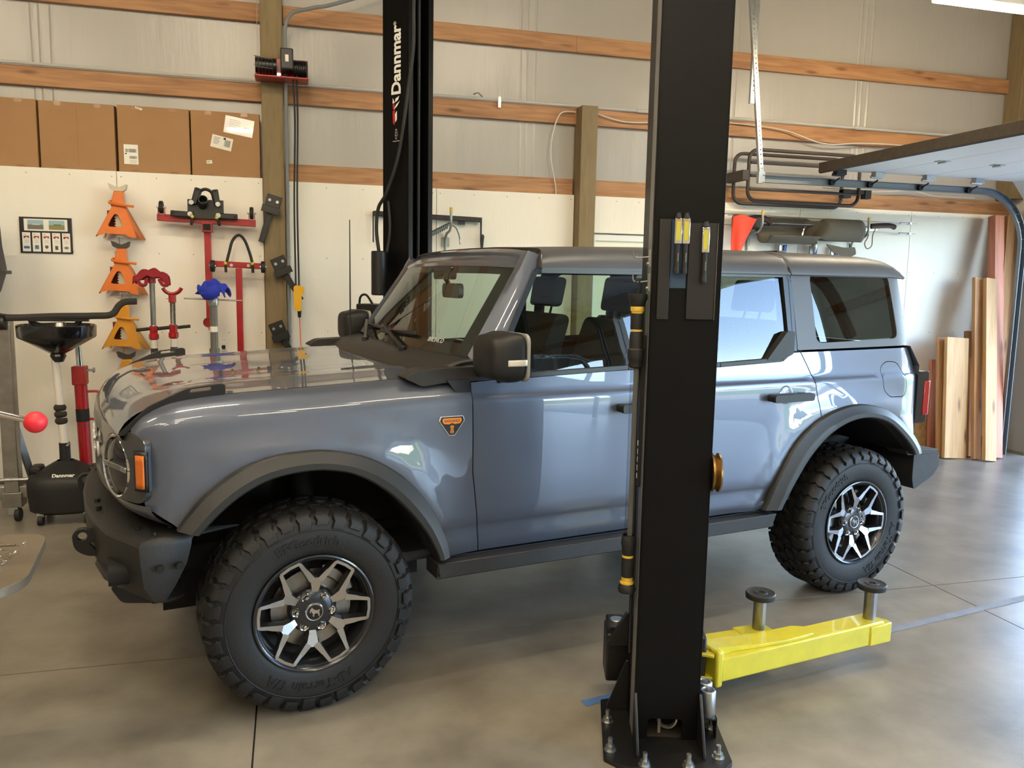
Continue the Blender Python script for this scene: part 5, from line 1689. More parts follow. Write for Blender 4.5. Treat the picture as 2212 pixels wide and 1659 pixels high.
    for x in (-.44, -.315):
        B().cyl(o(x, 6.675, 1.752), o(x, 6.665, 1.752), .012, n=12).build('bolt', M_zinc, t)
build_engine_stands()

def build_screw_stands():
    def stand(x, y, ztop, zcol, label, kind):
        t = thing('support_stand', label, 'support stand', (x, y, 0), 0)
        B().prism([(.062*math.cos(R(a)), .062*math.sin(R(a))) for a in range(0, 360, 30)], 'xy', 0, .02).build('base', M_red, t)
        B().cyl((0, 0, .02), (0, 0, zcol-.09), .024, n=18).build('column', mat('stand_white', S(212, 206, 192), .5), t)
        lb = B().lathe([(.0245, zcol-.24), (.0245, zcol-.16)], n=18).build('brand_band', M_ink, t)
        lettering('band_print', 'NEX' if kind == 1 else '|| |', .03, frame((0, -.0252, zcol-.2), (1, 0, 0), (0, 0, 1), (0, -1, 0)), M_white, t, .0004)
        B().lathe([(.024, zcol-.1), (.034, zcol-.09), (.034, zcol-.06), (.026, zcol-.05), (.028, zcol-.03), (.028, zcol), (.014, zcol)], n=20).build('nut_collar', M_red, t)
        b = B()
        prof = [(.0175 if k % 2 else .0195, zcol+(ztop-.08-zcol)*k/46) for k in range(47)]
        b.lathe(prof, n=16).build('screw', M_steel, t)
        B().cyl((-.03, 0, zcol-.02), (-.115, -.0, zcol-.03), .012, n=10).build('handle', M_cable, t)
        B().cyl((.03, 0, zcol-.02), (.115, 0, zcol-.01), .012, n=10).build('handle', M_cable, t)
        B().cyl((0, 0, ztop-.09), (0, 0, ztop-.035), .026, n=16).build('saddle_socket', M_red, t)
        if kind == 1:
            # saddle wrapped in a red rag
            rnd = random.Random(2)
            def cloth(u, v):
                a = 2*u-1
                b_ = 2*v-1
                droop = .055*abs(a)**2.2
                return Vector((.115*a, .06*b_, ztop-.0-droop-.05*abs(b_)**3+.008*math.sin(9*a+3*b_)+.006*math.cos(13*b_)))
            B().grid(24, 12, cloth).build('wrapped_rag', mat('red_cloth', S(136, 28, 36), .9, bump=(90, .3)), t, solid=.012)
            for a in (-.06, .085):
                B().tube(spline([(a-.03, -.05, ztop-.06), (a-.005, -.06, ztop-.10), (a+.025, -.055, ztop-.10), (a+.03, -.04, ztop-.06)], 5), .012).build('rag_fold', mat('red_cloth', S(136, 28, 36), .9), t)
        else:
            B().tube(spline([(-.062, 0, ztop+.012), (-.045, 0, ztop-.012), (-.015, 0, ztop-.028), (.015, 0, ztop-.028), (.045, 0, ztop-.012), (.064, 0, ztop+.014)], 5), .011, flat=1.5).build('yoke', M_red, t)
            B().cyl((-.026, 0, ztop-.06), (-.04, 0, ztop-.06), .007, n=8).build('set_screw', M_zinc, t)
    stand(-.955, 6.3, 1.70, 1.305, 'red support stand with dark red rag wrapped on its head', 1)
    stand(-.823, 6.3, 1.565, 1.315, 'shorter red support stand with bare forked head', 2)
    # tall grey stand with blue cloth
    t = thing('transmission_stand', 'tall grey screw stand with blue cloth over its head', 'support stand', (-.538, 6.2, 0))
    g = mat('stand_grey', S(112, 112, 104), .45, .4)
    B().prism([(.09*math.cos(R(a)), .09*math.sin(R(a))) for a in range(0, 360, 30)], 'xy', 0, .02).build('base', g, t)
    B().cyl((0, 0, .02), (0, 0, 1.47), .026, n=20).build('column', g, t)
    B().lathe([(.0262, 1.27), (.0268, 1.28), (.0268, 1.30), (.0262, 1.31)], n=20).build('tape_band', M_paper, t)
    B().lathe([(.03, 1.12), (.035, 1.12), (.035, 1.15), (.03, 1.15)], n=20).build('lower_collar', g, t)
    B().lathe([(.026, 1.455), (.034, 1.46), (.036, 1.475), (.036, 1.51), (.03, 1.52), (.012, 1.525)], n=20).build('nut_collar', M_zinc, t)
    B().cyl((0, 0, 1.52), (0, 0, 1.60), .011, n=12).build('screw', M_zinc, t)
    B().cyl((-.195, .0, 1.508), (.195, 0, 1.495), .006, n=10).build('tommy_bar', M_steel, t)
    def bl(u, v):
        a, b_ = 2*u-1, 2*v-1
        r = max(abs(a), abs(b_))
        z = 1.635-.05*r**1.5-.06*(abs(a*b_))**1.5+.012*math.sin(6*a+2)*math.cos(5*b_)
        return Vector((.10*a+.02*b_*a+.01*math.sin(4*b_), .075*b_, z+.01*math.sin(11*a)))
    B().grid(24, 20, bl).build('cloth', mat('blue_cloth', S(34, 52, 168), .85, bump=(80, .3)), t, solid=.008)
    B().add([Vector(p) for p in ((-.075, -.07, 1.59), (.055, -.075, 1.60), (.05, -.07, 1.53), (-.01, -.078, 1.50), (-.05, -.075, 1.50), (-.085, -.065, 1.545))], [(0, 1, 2, 3, 4, 5)]).build('cloth_fold', mat('blue_cloth', S(34, 52, 168), .85), t, solid=.01)
build_screw_stands()

def build_post_things():
    # angle-iron adapters hanging on the post
    def hanger(x, z, rot, flip, label):
        t = thing('frame_adapter', label, 'bracket', (x, 6.845, z), 0, 'black brackets hung on the post')
        T = Matrix.Rotation(rot, 4, 'Y')
        b = B().box(-.058, .058, -.008, 0, -.02, .075, T=T).box(-.065, .07, -.075, -.0, -.028, -.02, T=T)
        b.box(-.07, .07, -.08, -.072, -.075, -.02, T=T)
        b.build('angle_plate', M_black, t, bevel=.002)
        B().box(-.022, .022, -.05, -.012, -.31, -.05, T=Matrix.Rotation(R(17) if not flip else R(-30), 4, 'Y')).build('drop_leg', M_black, t, bevel=.003)
        for q in (-.03, .03):
            p = T @ Vector((q, -.01, .03))
            B().cyl(p, p+Vector((0, -.006, 0)), .012, n=12).build('bolt', M_zinc, t)
        return t
    hanger(-.13, 2.235, R(16), False, 'top black bracket hung on the post')
    hanger(-.075, 1.755, R(-24), True, 'middle black bracket hung on the post')
    hanger(-.10, 1.235, R(-22), True, 'lowest black bracket hung on the post')
    # electric hoist near the top
    t = thing('electric_hoist', 'red and black electric winch mounted high on the post', 'winch', (-.05, 6.85, 3.2))
    B().box(-.19, .205, -.02, 0, -.03, .15).build('back_frame', M_red, t, bevel=.004)
    B().box(-.19, .205, -.20, 0, -.03, -.018).build('bottom_flange', M_red, t, bevel=.003)
    B().cyl((-.185, -.10, .07), (-.03, -.10, .07), .055, n=24).build('cable_drum', M_black, t)
    for q in range(5):
        B().lathe([(.056, -.003), (.06, 0), (.056, .003)], (-.16+.025*q, -.10, .07), (1, 0, 0), 24).build('cable_wrap', M_steel, t)
    B().box(.0, .095, -.22, -.05, .03, .185).build('switch_box', mat('hoist_grey', S(44, 44, 44), .5), t, bevel=.01)
    B().box(.035, .06, -.2215, -.22, .085, .135).build('switch_label', M_paper, t)
    B().cyl((.08, -.11, .06), (.20, -.11, .06), .06, n=24).build('motor', M_black, t, bevel=.01)
    b = B()
    for q in range(7):
        b.lathe([(.06, -.003), (.066, 0), (.06, .003)], (.1+.015*q, -.11, .06), (1, 0, 0), 24)
    b.build('motor_fins', M_black, t)['kind'] = 'stuff'
    B().tube([(-.19, -.19, .045), (-.19, -.19, .11), (-.19, -.19, .115), (-.06, -.19, .10), (-.06, -.19, .03), (-.185, -.19, .04)], .005).build('guard_loop', M_steel, t)
    B().cyl((-.17, -.05, .15), (-.17, -.05, 1.59), .002, n=6).build('hoist_wire', M_steel, t)
    # pendant control
    t = thing('pendant_control', 'yellow pendant switch hanging on two black cables beside the post', 'hand control', (.05, 6.62, 1.35))
    m = mat('pendant_yellow', S(226, 172, 30), .4)
    B().prism(round_poly([(-.028, .07), (-.03, .24), (-.02, .255), (.03, .255), (.032, .2), (.028, .06), (.01, .055), (-.022, .06)], .01, 3), 'xz', -.03, .03).build('grip', m, t, bevel=.008)
    B().prism(rrect(.028, .052, .19, .245, .01), 'xz', -.02, .02).build('trigger', m, t, bevel=.004)
    B().lathe([(.016, .02), (.014, .0), (.012, -.03), (.008, -.035)], (.012, 0, .04), (0, 0, 1), 14).build('boot', M_cable, t)
    B().tube(spline([(-.012, .0, .25), (-.014, .02, .9), (-.0, .05, 1.5), (-.012, .1, 1.87)], 8), .007).build('cable', M_cable, t)
    B().tube(spline([(.012, .0, .25), (.008, .02, .9), (.02, .05, 1.5), (.018, .1, 1.87)], 8), .007).build('cable', M_cable, t)
    B().tube(spline([(.012, 0, .005), (.016, 0, -.1), (.02, 0, -.24)], 6), .004).build('orange_lead', mat('orange_lead', S(232, 96, 30), .5), t)
    b = B().prism(rrect(-.02, .055, -.28, -.25, .01), 'xz', -.015, .015)
    b.build('lead_plug', m, t, bevel=.004)
    B().tube(spline([(.02, 0, -.28), (.04, 0, -.33), (.08, .02, -.4)], 5), .005).build('cable', M_cable, t)
    # conduit up the post
    o = B().tube([Vector((-.015, 6.83, .3)), Vector((-.015, 6.83, 3.45))]+spline([(-.015, 6.83, 3.45), (-.008, 6.82, 3.6), (.05, 6.80, 3.69), (.2, 6.78, 3.735), (.62, 6.75, 3.87), (2.9, 6.7, 4.78)], 8)[1:], .014).build('conduit_pipe', mat('conduit_grey', S(118, 120, 118), .5))
    tag(o, 'grey conduit pipe rising beside the post and bending right', 'pipe')
    # wall outlet
    t = thing('wall_outlet', 'white wall outlet with black plug between the red stands', 'outlet', (-.525, YL-.002, 1.072))
    B().box(-.036, .036, -.006, 0, 0, .118).build('cover_plate', M_paper, t, bevel=.002)
    for z in (.033, .085):
        B().prism(rrect(-.018, .018, z-.017, z+.017, .01), 'xz', -.009, -.006).build('socket', M_white, t)
    b = B()
    for q in (-.007, .007):
        b.box(q-.0015, q+.0015, -.0096, -.009, .085, .095)
    b.build('socket_slots', M_ink, t)
    B().box(-.014, .014, -.04, -.009, .02, .048).build('plug', M_cable, t, bevel=.004)
build_post_things()

def build_left_corner():
    # waste-oil drain
    t = thing('oil_drain', 'black wheeled oil drain tank with funnel on white pole', 'oil drain', (-1.50, 6.02, 0))
    blk = mat('moulded_black', S(24, 24, 24), .55, bump=(60, .1))
    def tank(u, v):
        a = 2*PI*u
        pr = [(.0, .07), (.17, .07), (.195, .09), (.205, .2), (.205, .28), (.19, .315), (.12, .36), (.06, .40), (.045, .41)]
        i = v*(len(pr)-1)
        j = min(len(pr)-2, int(i))
        f = i-j
        r = pr[j][0]+(pr[j+1][0]-pr[j][0])*f
        z = pr[j][1]+(pr[j+1][1]-pr[j][1])*f
        q = lambda c: math.copysign(abs(c)**.7, c)
        return Vector((r*1.12*q(math.cos(a)), r*.95*q(math.sin(a)), z))
    B().grid(48, 16, tank).build('tank', blk, t, smooth=40)
    lettering('tank_print', 'Dannmar', .036, frame((.02, -.155, .335), (1, 0, 0), (0, .7, .7), (0, -.7, .7)), M_white, t, .002, bold=.001)
    B().box(-.21, -.14, -.06, .06, .33, .38).build('tank_handle', blk, t, bevel=.015)
    B().box(.15, .21, -.06, .06, .33, .37).build('tank_handle', blk, t, bevel=.015)
    for x, y in ((-.13, -.14), (.15, -.13), (-.15, .14), (.15, .14)):
        B().cyl((x-.015, y, .038), (x+.015, y, .038), .038, n=16).build('caster_wheel', M_cable, t)
        B().box(x-.02, x+.02, y-.02, y+.02, .06, .09).build('caster_fork', M_zinc, t)
    B().cyl((0, 0, .4), (0, 0, .53), .034, n=20).build('lower_sleeve', blk, t)
    B().tube([Vector((.03+.012*math.cos(q), -.03, .52+.01*math.sin(2*q))) for q in (0, 1, 2, 3)], .008).build('clamp', M_zinc, t)
    B().cyl((0, 0, .5), (-.03, 0, 1.12), .026, n=20).build('pole', mat('pole_white', S(212, 208, 200), .4), t)
    b = B()
    for q in range(3):
        b.sphere((-.012-.002*q, -.0, .68+.045*q), .04, 14, 8, sq=(1, 1, .75))
    b.build('foam_wrap', mat('foam_dark', S(46, 42, 38), .95, bump=(60, .5)), t)
    B().lathe([(.03, 1.08), (.05, 1.12), (.045, 1.135), (.23, 1.245), (.235, 1.255), (.238, 1.325), (.23, 1.33), (.22, 1.265), (.05, 1.16), (0, 1.155)], (-.01, 0, 0), (0, 0, 1), 40).build('funnel', M_gloss, t)
    B().tube(spline([(-.15, -.0, 1.34), (-.16, -.0, 1.375), (-.1, -.0, 1.385), (.05, -.0, 1.385), (.12, -.0, 1.38), (.13, -.0, 1.355), (.08, -.0, 1.32), (-.08, -.0, 1.32)], 6, True), .018, closed=True).build('funnel_handle', M_cable, t)
    B().lathe([(.05, 1.31), (.035, 1.345), (0, 1.35)], (.01, 0, 0), (0, 0, 1), 18).build('strainer', M_steel, t)
    # red hydraulic post behind it
    t = thing('hydraulic_post', 'red telescopic hydraulic post with chrome rod behind the funnel', 'hydraulic jack', (-1.43, 6.22, 0))
    B().cyl((.02, 0, 0), (0, 0, .95), .042, n=20).build('cylinder', M_red, t, smooth=60)
    B().cyl((.006, 0, .64), (.004, 0, .73), .0435, n=20).build('label_band', M_cable, t)
    B().box(-.045, .045, -.045, .045, .90, 1.03).build('head', M_red, t, bevel=.006)
    B().cyl((0, 0, 1.03), (-.01, 0, 1.32), .02, n=18).build('rod', M_chrome, t)
    B().cyl((.045, 0, 1.0), (.085, 0, 1.0), .008, n=10).sphere((.09, 0, 1.0), .02, 10, 8, sq=(.5, 1, 1)).build('valve_knob', M_zinc, t)
    B().tube(spline([(.045, 0, .85), (.10, 0, .85), (.115, 0, .83), (.115, 0, .68), (.10, 0, .655), (.045, 0, .655)], 5), .009).build('side_handle', M_red, t)
    B().prism(round_poly([(.0, .0), (.14, .0), (.12, .16), (.07, .22), (.05, .12)], .02), 'xz', -.02, .02).build('foot_bracket', M_red, t, bevel=.004)
    # steel hoist upright with curved padded bar
    t = thing('shop_hoist', 'steel upright hoist on casters with curved black padded bar', 'hoist', (-1.83, 6.05, 0))
    B().box(-.045, .045, -.045, .045, .2, 1.36).build('upright', M_steel, t, bevel=.004)
    B().bar((-.05, .06, .9), (.09, .2, .1), .03, .04).build('brace', M_steel, t)
    B().bar((-.3, 0, .2), (.16, 0, .2), .07, .08).build('foot_beam', M_steel, t, bevel=.004)
    B().cyl((-.06, -.05, .29), (.11, -.05, .29), .012, n=12).build('cross_pin', M_zinc, t)
    B().box(-.06, .06, -.055, .055, .1, .2).build('foot_bracket', M_steel, t, bevel=.004)
    B().cyl((.01, -.03, .045), (.045, -.03, .045), .045, n=18).build('caster_wheel', M_cable, t, bevel=.006)
    B().box(-.03, .03, -.05, .0, .05, .1).build('caster_fork', M_zinc, t)
    B().cyl((-.03, -.06, 1.345), (.03, -.06, 1.345), .05, n=20).build('pulley', M_black, t)
    pad = mat('pad_rubber', S(50, 46, 42), .8, bump=(80, .3))
    B().tube(spline([(-.6, -.05, 1.48), (-.25, -.05, 1.478), (-.13, -.05, 1.47), (-.04, -.05, 1.40), (.05, -.05, 1.375), (.3, -.05, 1.385), (.55, -.05, 1.39), (.66, -.05, 1.40), (.71, -.05, 1.46), (.75, -.05, 1.485), (.82, -.05, 1.49)], 8), .022).build('padded_bar', pad, t)
    B().box(.16, .52, -.065, -.03, 1.352, 1.368).build('bar_bracket', M_black, t)
    # dark clamp frame at the left edge
    t = thing('press_frame', 'dark grey machine guard at the left picture edge', 'machine', (-2.02, 6.4, 0))
    gm = mat('guard_grey', S(58, 58, 58), .5, noise=(6, .4))
    B().prism(round_poly([(-.3, 2.1), (.075, 2.1), (.085, 1.85), (.105, 1.70), (.105, 1.68), (.135, 1.68), (.135, 1.655), (.10, 1.655), (.06, 1.53), (-.3, 1.53)], .006, 2), 'xz', -.06, .06).build('guard', gm, t, bevel=.004)
    B().box(-.25, -.15, -.06, .06, 0, 1.6).build('pedestal', gm, t, bevel=.01)
    B().tube(spline([(-.05, -.08, 1.27), (.02, -.08, 1.27), (.05, -.08, 1.25), (.05, -.08, 1.20), (.02, -.08, 1.18), (-.05, -.08, 1.17)], 5), .018).build('grip_loop', M_cable, t)
    # drill press: only its table corner and feed lever reach into the picture
    t = thing('drill_press', 'drill press table corner with metal chips and red-ball feed lever at lower left', 'drill press', (-1.25, 2.45, 0))
    tm = mat('table_metal', S(128, 116, 98), .35, .4, noise=(7, .2), bump=(30, .1))
    tab = round_poly([(-.35, .215), (.53, .215), (.585, -.21), (.42, -.36), (-.35, -.36)], .075, 6)
    slots = [rrect(.40, .475, .10, .118, .006), rrect(.1, .3, .1, .118, .006)]
    B().prism([(a, b) for a, b in tab], 'xy', .875, .9, holes=slots).build('table', tm, t, bevel=.004)
    B().cyl((0, 0, 0), (0, 0, 1.75), .045, n=24).build('pillar', M_steel, t)
    B().box(-.25, .25, -.2, .25, 0, .06).build('base', M_black, t, bevel=.01)
    B().box(-.06, .06, -.06, .06, .78, .875).build('table_bracket', M_black, t)
    B().box(-.14, .14, -.3, .12, 1.25, 1.75).build('head', gm, t, bevel=.02)
    B().cyl((.14, -.05, 1.40), (.20, -.05, 1.40), .04, n=20).build('lever_hub', M_steel, t)
    B().cyl((.18, -.03, 1.40), (.56, .03, 1.272), .0085, n=12).build('feed_lever', M_chrome, t)
    B().sphere((.562, .032, 1.271), .03, 24, 14).build('lever_ball', mat('ball_red', S(214, 40, 52), .45), t)
    # metal chips lying on the table
    rnd = random.Random(8)
    b = B()
    for q in range(150):
        x, y = min(-.76, -1.25+rnd.gauss(.45, .045)), 2.45+rnd.gauss(-.02, .06)
        if q % 9 == 0:
            x, y = -1.25+rnd.uniform(.3, .5), 2.45+rnd.uniform(-.2, .15)
        r = rnd.uniform(.002, .006)
        a = rnd.uniform(0, 6.28)
        p = [Vector((x+r*math.cos(a+k*2.1), y+r*math.sin(a+k*2.1), .9005+rnd.uniform(0, .004))) for k in range(3)]
        b.add(p, [(0, 1, 2)])
    o = b.build('metal_chips', mat('chip_metal', S(214, 208, 196), .2, 1), solid=.0008, smooth=0)
    o['kind'] = 'stuff'
    tag(o, 'bright metal shavings scattered on the drill press table', 'metal shavings')
build_left_corner()

# ================================================================== things along the right wall
def build_right_wall_things():
    # black bar bracket with coiled hose behind the far column
    t = thing('wall_rack_bar', 'black steel bar with down-turned ends on the wall behind the column', 'rack', (1.13, 7.0, 1.95))
    B().bar((-.46, -.05, .258), (.466, -.05, .236), .04, .04).build('bar', M_black, t, bevel=.003)
    B().box(-.465, -.455, -.06, -.04, .02, .27).build('end_leg', M_black, t)
    B().box(.455, .467, -.06, -.04, .06, .25).build('end_leg', M_black, t)
    B().prism(round_poly([(.455, .06), (.475, .12), (.49, .10), (.48, .0), (.462, -.015)], .005), 'xz', -.06, -.04).build('end_tip', M_black, t)
    B().box(.26, .32, -.055, -.04, .19, .22).build('clip', M_black, t)
    for x in (-.3, .3):
        B().box(x-.01, x+.01, -.05, 0, .23, .26).build('standoff', M_black, t)
    M_hook = mat('hook_grey', S(150, 156, 152), .4, .6)
    def utility_hook(x, z, label, group='utility hooks on the wall'):
        h = thing('utility_hook', label, 'hook', (x, 7.0, z), 0, group)
        B().box(-.035, .035, -.005, 0, -.08, .0).build('hook_plate', M_hook, h, bevel=.002)
        B().tube(spline([(0, -.01, -.12), (0, -.02, -.02), (0, -.06, .03), (0, -.2, .05), (0, -.25, .11), (0, -.25, .2)], 6), .011).build('prong', M_hook, h)
        B().cyl((0, -.25, .2), (0, -.25, .235), .013, n=12).build('tip', mat('tip_yellow', S(216, 178, 66), .5), h)
    utility_hook(1.29, 2.03, 'grey utility hook holding the coiled blue air hose')
    t = thing('coil_hose', 'blue-grey coiled air hose hanging on a hook behind the far column', 'hose', (1.29, 6.87, 2.0))
    ht = mat('hose_blue', S(74, 104, 112), .4)
    pts = []
    for i in range(120):
        a = i*.55
        u = i/119
        pts.append(Vector((-.18+.19*u+.012*math.sin(a), .025*math.cos(a), .03+.10*u+.028*math.sin(a))))
    B().tube(pts, .005, n=6).build('coil', ht, t)
    B().tube(spline([(.01, 0, .13), (.06, -.01, .11), (.09, -.01, .05), (.10, 0, .01)], 6), .005).build('tail', ht, t)
    B().cyl((.10, 0, .01), (.105, 0, -.03), .008, n=10).build('coupling', M_zinc, t)
    # cargo carrier hung on the wall
    t = thing('cargo_carrier', 'black tubular cargo carrier hung on the wall under the door track', 'cargo carrier', (4.6, 7.0, 2.44))
    o = lambda x, y, z: Vector((x-4.6, y-7.0, z-2.44))
    M_ct = mat('carrier_black', S(62, 52, 46), .5)
    def hoop(y, x0, x1, z0, z1, nm):
        c = .09
        pts = []
        for cx, cz, a0 in ((x1-c, z1-c, 0), (x0+c, z1-c, 90), (x0+c, z0+c, 180), (x1-c, z0+c, 270)):
            pts += [o(cx+c*math.cos(R(a0+90*i/6)), y, cz+c*math.sin(R(a0+90*i/6))) for i in range(7)]
        B().tube(pts, .0165, n=10, closed=True).build(nm, M_ct, t)
    hoop(6.70, 4.0, 5.17, 2.43, 2.885, 'front_hoop')
    hoop(6.95, 4.0, 5.17, 2.43, 2.885, 'rear_hoop')
    for z in (2.77, 2.655, 2.535):
        B().tube([o(4.02, 6.70, z), o(5.15, 6.70, z)], .013).build('rail', M_ct, t)
    for x in (4.0, 5.17):
        B().tube([o(x, 6.70, 2.66), o(x, 6.95, 2.66)], .013).build('tie', M_ct, t)
    B().box(o(3.93, 0, 0).x, o(3.99, 0, 0).x, -.32, -.02, .17, .26).build('hinge_block', M_ct, t, bevel=.004)
    B().box(o(5.0, 0, 0).x, o(5.3, 0, 0).x, -.30, -.25, .10, .14).build('latch_arm', M_ct, t, bevel=.004)
    B().box(o(5.24, 0, 0).x, o(5.31, 0, 0).x, -.31, -.24, .06, .14).build('latch_block', M_ct, t, bevel=.004)
    B().box(o(5.0, 0, 0).x, o(5.09, 0, 0).x, -.31, -.24, .06, .14).build('latch_block', M_ct, t, bevel=.004)
    # hooks and rolled mat
    utility_hook(4.20, 2.12, 'grey utility hook under the left end of the rolled mat')
    utility_hook(5.35, 2.10, 'grey utility hook under the right end of the rolled mat')
    t = thing('rolled_mat', 'dark grey rolled foam mat hung level on wall hooks', 'mat', (4.75, 6.8, 2.2))
    mm = mat('foam_mat', S(98, 92, 80), .85, noise=(8, .15), bump=(40, .2))
    def roll(u, v):
        # spiral section, left half sagging open
        x = -.5+1.02*u
        a = R(-60)+R(560)*v
        op = min(1, max(0, (.62-u)/.12))            # the left part lies open like a trough
        r = .115-.035*v
        y1, z1 = -r*math.cos(a), r*math.sin(a)
        b_ = R(-35)-R(190)*v
        y2, z2 = -.14*math.cos(b_), .02+.15*math.sin(b_)*(.85 if v > .5 else 1)
        return Vector((x, y1+(y2-y1)*op, z1+(z2-z1)*op))
    B().grid(26, 60, roll).build('roll', mm, t, solid=.012)
    B().prism(round_poly([(.10, -.13), (.3, -.16), (.42, -.15), (.44, -.22), (.36, -.25), (.2, -.22)], .02), 'xz', -.11, -.095).build('hanging_flap', mm, t, bevel=.004)
    # tools lying through the hooks
    o1 = thing('long_tool', 'long dark-handled tool running through the rolled mat on the hooks', 'tool', (4.75, 6.87, 2.25))
    dk = mat('handle_brown', S(58, 36, 32), .45)
    B().tube(spline([(-.78, -.02, .0), (-.68, -.02, .0), (-.62, -.02, .03), (-.52, -.02, .045), (-.44, -.02, .03), (-.40, -.02, 0)], 5), [.03]*4+[.035]*22, n=10, flat=.8).build('left_grip', dk, o1)
    B().bar((-.8, -.02, .0), (-.5, -.02, .0), .06, .12, up=(0, 0, 1)).build('left_sheath', mat('sheath_dark', S(52, 46, 46), .6), o1, bevel=.02)
    B().cyl((-.6, -.02, .0), (.8, -.02, .0), .012, n=10).build('shaft', M_steel, o1)
    B().bar((.5, -.02, -.03), (.78, -.02, .0), .01, .05).build('slotted_bar', M_steel, o1)
    B().tube(spline([(.70, -.02, .01), (.8, -.02, .02), (.92, -.02, .025), (.98, -.02, .01)], 5), .028, n=10, flat=.9).build('right_grip', dk, o1)
    B().tube(spline([(.62, -.10, -.03), (.6, -.12, -.1), (.57, -.12, -.16), (.60, -.12, -.21), (.65, -.12, -.18), (.67, -.1, -.08), (.70, -.1, -.01)], 6), .005).build('rope_loop', mat('rope', S(128, 112, 78), .8), o1)
    # thin fishing rods above
    for z0, lab in ((.0, 'upper thin metal rod resting across the wall hooks'), (-.1, 'lower thin metal rod resting across the wall hooks')):
        ro = thing('thin_rod', lab, 'rod', (5.3, 6.93, 2.3), 0, 'thin rods on the wall hooks')
        B().cyl((-1.6, 0, z0+.03), (.75, 0, z0+.01), .003, n=6).build('rod', M_steel, ro)
        B().cyl((.55, -.01, z0+.012), (.68, -.01, z0+.01), .008, n=8).build('rod_fitting', M_zinc, ro)
        B().cyl((.66, -.03, z0+.01), (.66, .02, z0+.01), .012, n=8).build('rod_nut', M_zinc, ro)
    # orange flag
    fl = thing('safety_flag', 'bright orange safety flag hanging at the left end of the rolled mat', 'flag', (3.95, 6.76, 1.98))
    def flag(u, v):
        w0 = .07+.10*v
        return Vector((-.02+(u-.35)*2*w0*.7+.05*v, .015*math.sin(7*u+3*v)-.01, .33*v+.02*math.sin(4*u)*v-.02))
    B().grid(14, 14, flag).build('flag_cloth', mat('flag_orange', S(238, 74, 48), .7), fl, solid=.004)
    B().cyl((-.10, .0, .32), (.2, .02, .34), .004, n=6).build('flag_rod', M_steel, fl)
    # hitch lock hanging under the mat, blue clamps
    hp = thing('hitch_lock', 'black hitch lock with chrome pin hanging below the rolled mat', 'hitch lock', (4.86, 6.93, 1.98))
    B().box(-.05, .03, -.05, .0, .09, .26).build('body', mat('lock_grey', S(76, 76, 76), .5), hp, bevel=.008)
    B().tube(spline([(-.05, -.05, .25), (-.10, -.06, .255), (-.13, -.06, .24), (-.15, -.06, .17)], 5), .010).build('pin', M_chrome, hp)
    B().lathe([(.018, .1), (.03, .06), (.03, .03), (.02, .0), (.01, -.02)], (.02, -.02, .03), (0, 0, 1), 16).build('shank', M_zinc, hp)
    for k, (x, lab) in enumerate(((4.56, 'blue-handled clamp on the wall below the mat, left one'), (4.90, 'blue-handled clamp under the chrome hitch lock'), (5.14, 'blue-handled clamp on the wall below the mat, right one'))):
        c = thing('clamp', lab, 'clamp', (x, 6.97, 1.9), 0, 'blue clamps on the wall')
        B().prism(round_poly([(-.035, 0), (-.035, .16), (-.012, .16), (-.015, .0)], .006), 'xz', -.02, .0).build('jaw', M_zinc, c, bevel=.002)
        B().prism(round_poly([(.0, .0), (.015, .16), (.045, .165), (.03, .0)], .006), 'xz', -.025, .0).build('grip', mat('clamp_blue', S(34, 88, 160), .5), c, bevel=.003)
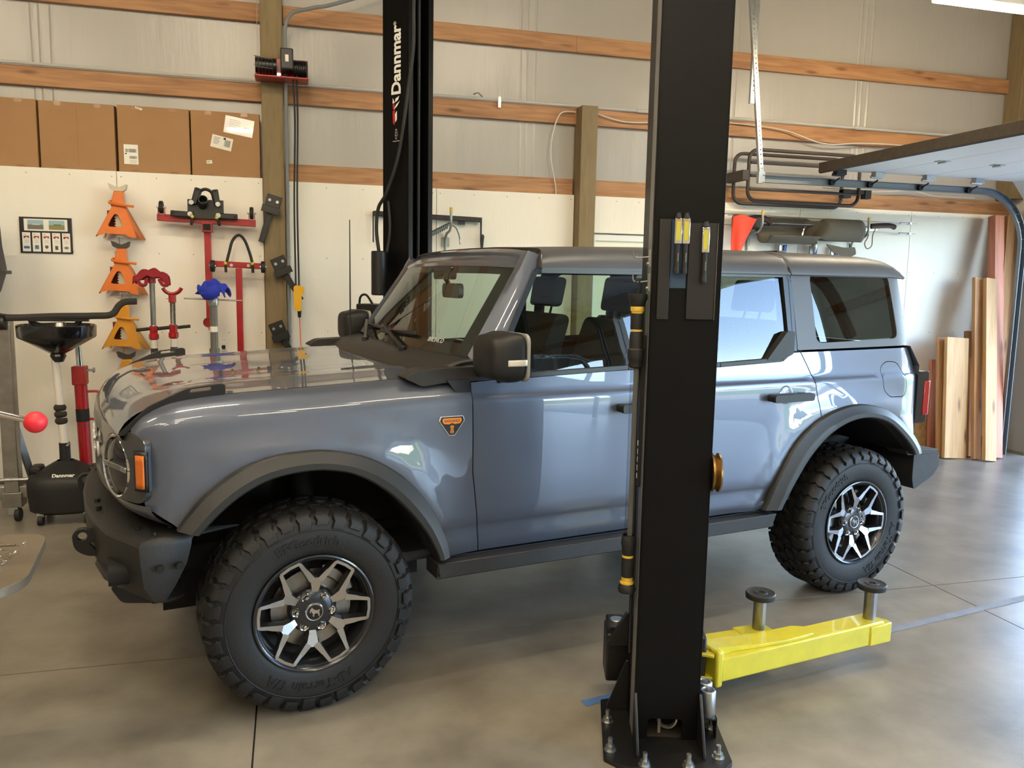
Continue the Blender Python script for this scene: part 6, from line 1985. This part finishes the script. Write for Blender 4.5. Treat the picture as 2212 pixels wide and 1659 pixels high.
    # lumber leaning in the corner
    cols = {'pale': wood('pine_pale', S(206, 162, 108), S(184, 138, 86), 'z'), 'tan': wood('pine_tan', S(190, 140, 90), S(160, 112, 68), 'z'), 'pink': wood('cedar_pink', S(206, 134, 104), S(184, 112, 84), 'z'), 'brown': wood('fir_brown', S(160, 114, 70), S(132, 90, 54), 'z')}
    def board(x, yb, w_, th, h_, yt, c, label, dx=0):
        b = B().box(-w_/2, w_/2, -th/2, th/2, 0, h_)
        o_ = b.build('board', cols[c], None, bevel=.002)
        lean = math.atan2(yt-yb, h_)
        o_.rotation_euler = (-lean, math.atan2(dx, h_), 0)
        o_.location = (x, yb, th/2*math.sin(lean)+.001)
        tag(o_, label, 'board', 'lumber leaning in the corner')
    board(6.335, 6.49, .262, .04, 1.20, 6.66, 'pale', 'wide pale plank leaning at the wall, front of the lumber', .07)
    board(6.32, 6.56, .25, .04, 1.19, 6.74, 'tan', 'plank hidden just behind the wide pale plank', .05)
    board(6.36, 6.80, .115, .04, .95, 6.90, 'pink', 'short reddish board beside the tail light', .03)
    board(6.62, 6.62, .135, .045, 1.26, 6.84, 'brown', 'brown narrow board just right of the wide plank', .13)
    board(6.56, 6.52, .08, .04, 1.0, 6.73, 'tan', 'short thin board standing between the wide plank and the tall pale board', .12)
    board(6.585, 6.31, .135, .045, 1.82, 6.68, 'pale', 'tall pale board in front of the reddish one', .18)
    board(6.515, 6.40, .09, .04, 1.82, 6.74, 'tan', 'tall tan board tucked behind the tall pale board', .15)
    board(6.76, 6.42, .115, .09, 2.44, 6.84, 'pink', 'tallest pinkish post leaning in the corner', .17)
    board(6.905, 6.60, .10, .09, 2.43, 6.86, 'tan', 'tall tan post right of the pinkish one', .20)
    board(7.02, 6.62, .10, .09, 2.43, 6.86, 'brown', 'tall brown post next to the door track', .18)
    # chipboard sheet
    osb = mat('osb', S(196, 164, 116), .8, noise=(60, .3, (1, 1, .5)), col2=S(150, 112, 68))
    nt = osb.node_tree
    b = B().box(-.21, .21, -.008, .008, 0, .66)
    o_ = b.build('chipboard_offcut', osb, None, bevel=.001)
    o_.rotation_euler = (-.1, 0, 0)
    o_.location = (6.24, 6.86, .003)
    tag(o_, 'chipboard sheet leaning on the wall behind the rear bumper', 'board')
build_right_wall_things()
